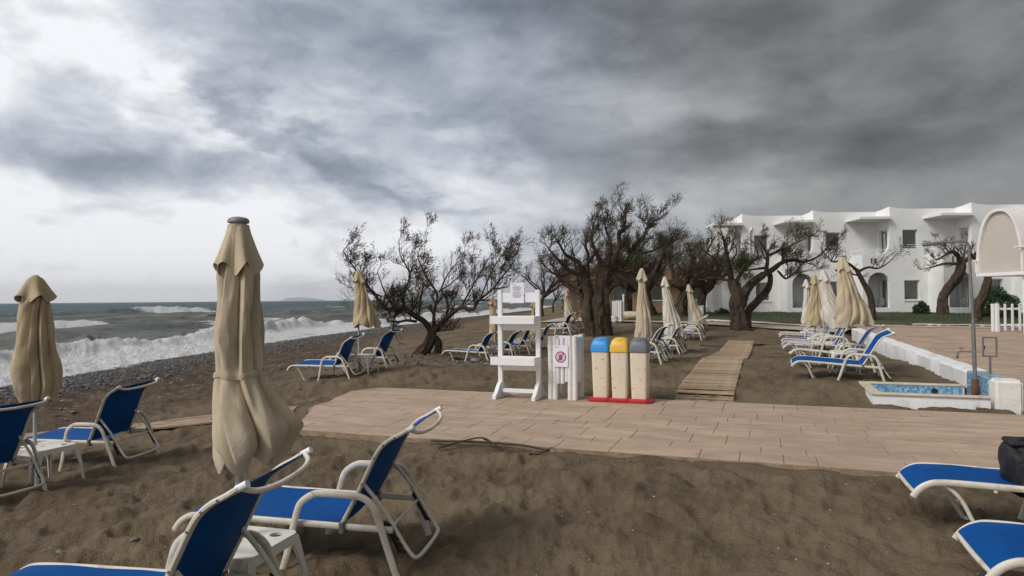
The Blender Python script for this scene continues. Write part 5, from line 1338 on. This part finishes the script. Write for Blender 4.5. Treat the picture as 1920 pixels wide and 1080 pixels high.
T3l = [sk([(160, 530), (130, 440), (100, 330), (65, 250)], *c3, 1, 1, .19, .02), sk([(345, 495), (420, 460), (480, 420), (560, 400), (640, 410), (740, 380), (820, 320), (865, 280)], *c3, .6, 2, .16, .012),
       sk([(370, 470), (368, 380), (330, 320), (290, 270)], *c3, 1, 3, .11, .012), sk([(368, 380), (450, 345), (540, 300), (600, 270)], *c3, 1, 4, .08, .010),
       sk([(165, 530), (60, 505), (-20, 520), (-90, 470)], *c3, 1, 5, .11, .012), sk([(440, 470), (500, 515), (560, 480), (640, 470), (720, 430)], *c3, 1, 6, .07, .010),
       sk([(180, 540), (240, 440), (300, 380), (260, 300)], *c3, 1.2, 7, .12, .012), sk([(110, 400), (40, 380), (-40, 330)], *c3, 1, 8, .07, .010), sk([(370, 450), (280, 460), (200, 470)], *c3, 1.4, 9, .08, .01), sk([(480, 420), (470, 340), (520, 260)], *c3, 1, 10, .07, .009), sk([(130, 430), (190, 360), (170, 280)], *c3, 1, 11, .07, .009)]
tree('forked_tree', 'gnarled forked tree beside the boardwalk end, before the hotel', (9.85, 29.6, gz(9.85, 29.6) - .05), T3t, T3l, 103, 1.2, .01, .06, .64, tsz=2, leafbox=[(-.2, 0, 2.9, .7, .5), (.5, 0, 2.6, .5, .4)], wind=(.3, 0, .0))
c4 = (1005, 792, 132)
tree('spreading_tree', 'low tree spreading bare branches behind the broad cream parasol', (16.3, 30.9, .40), [[(.05, 0, -.3, .24), (.0, 0, .4, .19), (-.1, 0, 1.2, .16), (-.45, 0, 1.9, .14), (-.7, 0, 2.4, .11)]],
     [sk([(915, 480), (860, 445), (800, 425), (740, 432), (690, 400), (640, 350)], *c4, 1, 1, .09, .01), sk([(920, 490), (1000, 462), (1070, 468), (1150, 430), (1215, 380)], *c4, .6, 2, .08, .009), sk([(930, 510), (880, 500), (800, 440)], *c4, 1, 3, .06, .01), sk([(1060, 466), (1090, 400), (1150, 365)], *c4, 1, 4, .03, .008), sk([(760, 430), (800, 360), (850, 290)], *c4, 1, 5, .04, .008)], 104, .8, .0, .06, .6, wind=(.2, 0, -.05))
c5 = (1400, 752, 111)
tree('pollarded_tree', 'thick leaning tree with cut back crown, before the hotel window', (23.1, 36.6, .50), [[(0, 0, -.3, .46), (.0, 0, .1, .38), (.0, 0, .9, .32), (.3, 0, 1.5, .31), (.8, 0, 2.1, .30), (1.05, 0, 2.7, .27), (1.1, 0, 3.0, .18)]],
     [sk([(1505, 430), (1480, 390), (1430, 372), (1370, 398), (1300, 425), (1270, 400)], *c5, 1, 1, .17, .012), sk([(1500, 445), (1440, 440), (1380, 460), (1320, 475)], *c5, 1, 2, .12, .01), sk([(1520, 430), (1570, 400), (1620, 355), (1690, 330)], *c5, 1, 3, .17, .03), sk([(1440, 372), (1400, 340), (1340, 330)], *c5, 1, 4, .05, .01), sk([(1520, 420), (1540, 370), (1560, 310)], *c5, 1, 5, .1, .012), sk([(1480, 400), (1460, 350), (1430, 310)], *c5, 1, 6, .06, .01)], 105, .95, .0, .05, .55, tsz=2, wind=(-.2, 0, .1))
c6 = (1625, 792, 146)
tree('crooked_tree', 'crooked tree trunk leaning behind the shower pole, beside the big bush', (19.5, 28.7, .45), [[(-.05, 0, -.3, .36), (.0, 0, .1, .27), (.1, 0, .65, .22), (.38, 0, 1.3, .21), (.52, 0, 2.0, .19), (.35, 0, 2.4, .17)]],
     [sk([(1680, 450), (1640, 430), (1590, 400), (1560, 370)], *c6, 1, 1, .15, .03), sk([(1690, 470), (1720, 400), (1790, 360)], *c6, 1, 2, .12, .02), sk([(1640, 430), (1640, 360), (1690, 320), (1760, 300)], *c6, 1, 3, .1, .012)], 106, .8, .0, .04, .5, tsz=2)
# the grove behind the great tree
def grove(x, y, h, seed, label, green=.1, dry=.2, trunk=.3, lean=0.0, tw=.9, tl=1.0, nl=8, spread=1.0):
    h *= .92
    r = random.Random(seed); z = gz(x, y) - .05
    tz = h * .36; tr = [[(0, 0, -.3, trunk * 1.5), (.05, 0, .2, trunk * 1.15), (lean * .4 + r.uniform(-.15, .15), 0, tz * .5, trunk), (lean + r.uniform(-.2, .2), 0, tz, trunk * .75)]]
    lb_ = []
    for k in range(nl):
        a = 2 * math.pi * (k + r.random() * .7) / nl; el_ = r.uniform(.45, 1.2); L = h * r.uniform(.45, .68) * spread; p = [tr[0][-1][0], 0, tz * r.uniform(.75, 1.0)]; q = [(*p, trunk * .55)]
        for j in range(1, 5):
            f = j / 4; a += r.uniform(-.35, .35); p = [p[0] + math.cos(a) * math.cos(el_) * L / 4 + .05, p[1] + math.sin(a) * math.cos(el_) * L / 4, p[2] + math.sin(el_ + r.uniform(-.4, .4)) * L / 4]; q.append((*p, trunk * .55 * (1 - f) + .012 * f))
        lb_.append(q)
    tree('grove_tree', label, (x, y, z), tr, lb_, seed, tw * .95, green * .2, dry * .25, tl, 'trees of the grove beyond the great tree', tsz=2, leafs=1.6)
grove(2.6, 60, 6.6, 201, 'slim tree at the seaward end of the grove, brown and twiggy', .02, .3, .2, .3, .8, 1.1)
grove(5.3, 50, 6.6, 202, 'twin trunked tree of the grove showing sea between its trunks', .06, .3, .28, -.5, .9, 1.2)
grove(6.3, 50.6, 6.0, 203, 'leaning partner of the twin trunked tree in the grove', .06, .3, .26, .7, .9, 1.2)
grove(7.0, 42, 5.9, 204, 'dark tree of the grove just right of the great trunk', .2, .25, .36, .2, 1.0, 1.1)
grove(8.0, 40, 5.6, 205, 'bulky tree of the grove behind the straight cream parasol', .3, .25, .42, -.3, 1.0, 1.1)
grove(9.1, 37, 5.2, 206, 'gnarled tree of the grove behind the pale leaning parasol', .3, .25, .40, .4, 1.0, 1.0)
grove(11.2, 40.5, 5.6, 207, 'grove tree nearest the hotel corner, brown crowned', .08, .35, .30, .2, 1.0, 1.1)
grove(4.3, 72, 5.0, 208, 'small bare tree on the open beach past the grove', .0, .1, .12, .2, .6, .9, 6)
grove(6.2, 86, 3.2, 209, 'tiny bare sapling on the far beach', .0, .05, .1, .4, .4, .7, 4)
# bushes
def bush(x, y, z, rx, rz, label, seed, n=2600):
    r = np.random.RandomState(seed); t = thing('bush', label, 'bush', (x, y, z)); vs = []; fs = []
    for i in range(n):
        d = r.randn(3); d /= np.linalg.norm(d); d[2] = abs(d[2]) * 1.0 if r.rand() < .85 else d[2] * .3; k = r.uniform(.55, 1.0) ** .5 * (1 + .18 * math.sin(d[0] * 5 + seed) * math.cos(d[2] * 6))
        p = np.array((d[0] * rx * k, d[1] * rx * k, .12 + d[2] * rz * k)); a = d + r.randn(3) * .6; a /= np.linalg.norm(a); b_ = np.cross(a, r.randn(3)); b_ /= np.linalg.norm(b_)
        L = r.uniform(.06, .12); w_ = .028; q = len(vs); vs += [p, p + a * L * .5 + b_ * w_, p + a * L, p + a * L * .5 - b_ * w_]; fs.append((q, q + 1, q + 2, q + 3))
    MB().add(vs, fs).build('leaves', BUSHM, t)
    mb = MB()
    for i in range(7):
        a = i * .9; mb.tube([(0.03 * math.cos(a), .03 * math.sin(a), -.1), (rx * .5 * math.cos(a), rx * .5 * math.sin(a), rz * .6)], [.025, .01], 5)
    mb.build('stems', BARK, t)
bush(22.4, 37.4, .48, .38, .58, 'small round dark bush against the hotel wall', 1, 1800)
bush(23.0, 32.4, .45, .88, 1.25, 'large round dark green bush behind the picket gate', 2, 6500)
bush(12.2, 39.6, .50, .40, .28, 'low spiky plant at the hotel corner', 3, 500)
# ================================================================== SMALL THINGS
fl = thing('floodlight', 'black round floodlight lying at the foot of the hotel wall', 'floodlight', (17.2, 40.0, .58), R(25))
MB().tube([(0, -.10, .12), (0, -.04, .14), (0, .1, .14)], [.17, .19, .1], 14).build('housing', BLACKP, fl, 40); MB().tube([(0, -.108, .12), (0, -.102, .12)], .12, 14).build('lens', WHITE, fl); MB().box((0, .0, -.05), (.24, .14, .05)).build('bracket', BLACKP, fl)
f2 = copy_tree(fl); f2.location = (26.0, 36.0, .58); tag(f2, 'black floodlight behind the crooked tree and shower pole', 'floodlight')
# far log bin and white cabinet
fbn = copy_tree(lb); fbn.location = (5.35, 34.6, gz(5.35, 34.6) + .02); fbn.scale = (1.0, 1.0, 1.05); tag(fbn, 'whitewashed log bin standing far off beside the garden path', 'bin')
cab = thing('white_cabinet', 'plain white cabinet behind the row beside the boardwalk', 'cabinet', (8.05, 29.9, gz(8.05, 29.9)), R(-15))
MB().cbox((0, 0, .5), (.62, .5, 1.0), .015).build('body', WHITE, cab); MB().cbox((0, -.0, 1.015), (.68, .56, .03), .006).build('top', WHITE, cab); MB().cbox((0, -.256, .5), (.5, .016, .86), .005).build('door', WHITE, cab)
kb = thing('upturned_kayak', 'pale upturned kayak lying beside the far log bin', 'kayak', (6.25, 36.2, gz(6.25, 36.2) + .05), R(-8))
mb = MB(); mb.tube([(-1.1, 0, .1), (-.8, 0, .18), (-.3, 0, .24), (.3, 0, .24), (.8, 0, .2), (1.1, 0, .14)], [.03, .2, .3, .3, .2, .03], 14, flat=(.75, 1)); mb.build('hull', COPE, kb, 60); MB().tube([(-.95, 0, .35), (0, 0, .46), (.95, 0, .38)], .02, 6).build('keel', COPE, kb)
wpz = thing('white_post', 'thin white post beside the upturned kayak', 'post', (6.1, 37.4, gz(6.1, 37.4))); MB().tube([(0, 0, -.2), (0, 0, 1.35)], .045, 8).build('shaft', WHITE, wpz); MB().lathe([(.07, 1.35), (.075, 1.38), (.02, 1.42)], 10).build('cap', WHITE, wpz)
# beach bar with the yellow fascia beyond the grove
bb_ = thing('beach_bar', 'low tan beach bar with a yellow fascia band beyond the grove', 'building', (14.0, 62, .55))
TANW = mat('tan wall', (.30, .20, .13), .9, .2, .8, .2, 6); YF = mat('yellow fascia', (.55, .40, .03), .6)
fB = lambda u, z, d: (u - 9, d, z)
mb = MB(); opn = [(1 + i * 3.2, 2.6 + i * 3.2, .8, 2.0) for i in range(5)]; wallgrid(mb, 0, 17, -.4, 2.7, opn, fB, .25); mb.build('wall', TANW, bb_)
for o_ in opn: window(bb_, fB, *o_, CURT2, sill=True)
MB().box((-.5, -.6, 2.45), (17.6, .06, .28)).build('fascia', YF, bb_); rf = MB(); rf.prism([(-1.0, 2.62), (6.5, 2.62), (2.5, 3.9)], (-9.6, 0, 0), (0, 1, 0), (0, 0, 1), (1, 0, 0), 18.2); rf.build('roof', mat('clay roof', (.13, .065, .04), .9, .25, 2), bb_)
for i in range(6): MB().box((-9 + i * 3.4, -.6, 1.0), (.12, .12, 2.9)).build('post', WHITE, bb_)
MB().box((-.5, 2.8, 2.3), (17, 5.2, .2)).build('ceiling', TANW, bb_)
wb = thing('white_house', 'small white house with a flat roof beyond the grove', 'building', (9.2, 70, .3))
fB = lambda u, z, d: (u - 3, d, z)
mb = MB(); wallgrid(mb, 0, 6, -.4, 3.4, [(1, 2, 1, 2.2), (3.6, 4.6, 1, 2.2)], fB, .25); mb.build('wall', STUCCO, wb); window(wb, fB, 1, 2, 1, 2.2, CURT); window(wb, fB, 3.6, 4.6, 1, 2.2, CURT); MB().box((0, 2.6, 3.3), (6.3, 5.6, .25)).build('roof', STUCCO, wb)
MB().box((-2.9, 2.5, 1.4), (.2, 4.4, 3.5)).build('side_wall', STUCCO, wb); MB().box((2.9, 2.5, 1.4), (.2, 4.4, 3.5)).build('side_wall', STUCCO, wb)
# terrace chairs and tables in the ground floor loggias
def wire_chair(x, y, z, rz, label):
    t = thing('terrace_chair', label, 'chair', (x, y, z), rz, 'metal chairs in the hotel loggias')
    for sx in (-1, 1):
        for sy in (-1, 1): MB().tube([(sx * .2, sy * .2, 0), (sx * .2, sy * .2, .44 if sy < 0 else .85)], .016, 6).build('leg', STEELW, t)
    MB().cbox((0, 0, .44), (.44, .44, .03), .008).build('seat', STEELW, t)
    for z_ in (.58, .70, .82): MB().box((0, .2, z_), (.40, .02, .05)).build('back_slat', STEELW, t)
    return t
STEELW = mat('pale aluminium', (.45, .46, .47), .4, .05, metal=.5)
def cafe(x, y, z, label):
    t = thing('terrace_table', label, 'table', (x, y, z), 0, 'round tables in the hotel loggias')
    MB().lathe([(.30, 0), (.31, .012), (.30, .024)], 20, (0, 0, .70)).build('top', STEELW, t); MB().tube([(0, 0, .03), (0, 0, .70)], .03, 8).build('stem', STEELW, t); MB().lathe([(.2, 0), (.18, .02), (.04, .04)], 14).build('foot', STEELW, t)
for k in (1, 2, 3):
    x0, y0 = 14.2 + k * DX, 41.95 + k * DY; nm = {1: 'beside the slim pale parasol', 2: 'beside the broad cream parasol', 3: 'behind the pollarded tree'}[k]
    MB().box((x0 - LW / 2 + .1, y0 + .82, .52), (LW - .3, 1.1, .1)).build('loggia_floor', STUCCO, None).parent = HB
    HB.children[-1].location = (0, 0, 0)
    fo = [o for o in HB.children if o.name.startswith('loggia_floor')][-1]; fo.location = (-14.2, -41.95, -.42 + .0)
    cafe(x0 - LW + .82, y0 + .85, .58, 'round metal table in the hotel arch %s' % nm)
    wire_chair(x0 - LW + .45, y0 + .62, .58, R(60), 'metal chair, outer one in the hotel arch %s' % nm); wire_chair(x0 - LW + 1.22, y0 + .62, .58, R(-60), 'metal chair, inner one in the hotel arch %s' % nm)
# dead twigs, hose and debris along the paving edge
def twig(pts, r0, label, seed, extra=()):
    mb = MB(); q = smooth([(x, y, gz(x, y) + z) for x, y, z in pts], 4); mb.tube(q, [r0, r0 * .4], 6)
    for e_ in extra: mb.tube(smooth([(x, y, gz(x, y) + z) for x, y, z in e_], 3), [r0 * .6, r0 * .25], 5)
    return tag(mb.build('fallen_twig', TWIG), label, 'twig')
twig([(-.82, 7.52, .02), (-.62, 7.63, .07), (-.35, 7.6, .09), (-.18, 7.48, .06), (.0, 7.30, .03), (.18, 7.22, .02)], .012, 'forked dead twig lying on the black pipe at the paving edge', 1, [[(-.35, 7.6, .09), (-.28, 7.68, .14), (-.2, 7.7, .12)], [(-.18, 7.48, .06), (-.22, 7.36, .03), (-.05, 7.22, .02)]])
twig([(.16, 6.95, .012), (.28, 7.15, .02), (.40, 7.30, .05), (.43, 7.42, .12)], .009, 'single dead twig propped against the paving edge', 2)
twig([(2.62, 4.05, .01), (2.80, 4.02, .012), (2.93, 3.97, .01)], .006, 'small brown twig on the sand between the two right hand loungers', 3)
mb = MB(); mb.tube(smooth([(*wp(-.98, -.05), -.01), (*wp(-.4, -.055), .012), (*wp(.1, -.06), .012), (*wp(.45, -.12), -.01)], 4), .013, 8); tag(mb.build('black_pipe', BLACKP, None, 50), 'black plastic pipe end along the edge of the paving', 'pipe')
mb = MB(); mb.tube([(-3.62, 8.62, gz(-3.62, 8.62) + .02), (-3.45, 8.50, gz(-3.45, 8.5) + .02), (-3.3, 8.42, gz(-3.3, 8.42) + .015)], .022, 6, flat=(.5, 1.4)); tag(mb.build('driftwood', BLACKP), 'black flat stick on the sand beside the wooden track', 'stick')
mb = MB(); q = [wp(1.0 + i * .5, 0) for i in range(2)]
pts = [(6.4, 23.4), (7.4, 23.0), (8.3, 22.9), (8.7, 23.2)]
mb.tube(smooth([(x, y, gz(x, y) + .015) for x, y in pts], 6), .03, 6); tag(mb.build('irrigation_hose', BLACKP), 'dark hose lying on the sand across the far end of the boardwalk', 'hose')
# walker far along the beach
pz = gz(-7.4, 84)
pe = thing('person', 'person in dark top and blue trousers walking far along the beach', 'person', (-7.4, 84, pz), R(20))
me = bpy.data.meshes.new('body'); J = dict(pel=(0, 0, .93), sp=(0, .01, 1.15), ch=(0, .01, 1.36), nk=(0, 0, 1.5), hd=(0, -.02, 1.62), ht=(0, -.02, 1.72), ls=(.18, 0, 1.40), le=(.24, .05, 1.14), lh=(.24, -.04, .90), lf=(.24, -.06, .80), rs=(-.18, 0, 1.40), re=(-.24, .03, 1.14), rh=(-.23, -.08, .92), rf=(-.23, -.1, .82), lp=(.10, 0, .88), lk=(.11, -.12, .50), la=(.11, .02, .08), lt=(.11, -.14, .03), rp=(-.10, 0, .88), rk=(-.11, .06, .48), ra=(-.11, .24, .10), rt=(-.11, .12, .03))
rr = dict(pel=.15, sp=.14, ch=.16, nk=.055, hd=.095, ht=.06, ls=.065, le=.045, lh=.035, lf=.03, rs=.065, re=.045, rh=.035, rf=.03, lp=.10, lk=.065, la=.045, lt=.035, rp=.10, rk=.065, ra=.045, rt=.035)
ks = list(J); ed = [('pel', 'sp'), ('sp', 'ch'), ('ch', 'nk'), ('nk', 'hd'), ('hd', 'ht'), ('ch', 'ls'), ('ls', 'le'), ('le', 'lh'), ('lh', 'lf'), ('ch', 'rs'), ('rs', 're'), ('re', 'rh'), ('rh', 'rf'), ('pel', 'lp'), ('lp', 'lk'), ('lk', 'la'), ('la', 'lt'), ('pel', 'rp'), ('rp', 'rk'), ('rk', 'ra'), ('ra', 'rt')]
me.from_pydata([J[k] for k in ks], [(ks.index(a), ks.index(b)) for a, b in ed], [])
def person_col(t, co, c):
    z = t.sep(co)[2]
    return t.mix(t.math('GREATER_THAN', z, 1.5), t.mix(t.math('GREATER_THAN', z, .93), (.03, .06, .22), (.10, .03, .09)), (.30, .18, .12))
me.materials.append(mat('walker', (.1, .1, .1), .8, extra=person_col)); po = link('body', me, pe)
md = po.modifiers.new('skin', 'SKIN')
for k, v in zip(ks, me.skin_vertices[0].data): v.radius = (rr[k], rr[k])
me.skin_vertices[0].data[0].use_root = True
po.modifiers.new('sub', 'SUBSURF').levels = 1
po.modifiers['sub'].render_levels = 1
MB().lathe([(.02, 1.77), (.075, 1.75), (.1, 1.68), (.1, 1.62), (.09, 1.58)], 10, (0, .0, 0)).build('hair', TWIG, pe, 60)

# ================================================================== THE AIR
hz = MB().box((0, 0, 96), (22600, 22600, 210))
hm = bpy.data.materials.new('sea haze'); hm.use_nodes = True; ht = NT(hm.node_tree); ht.n.clear()
ho = ht.new('ShaderNodeOutputMaterial'); hv = ht.new('ShaderNodeVolumePrincipled'); hv.inputs['Color'].default_value = (.93, .95, 1, 1); hv.inputs['Density'].default_value = 9e-5; hv.inputs['Anisotropy'].default_value = .2
ht.l.new(hv.outputs[0], ho.inputs['Volume'])
tag(hz.build('haze', hm), 'thin sea haze over the beach and the water', 'haze', kind='stuff')
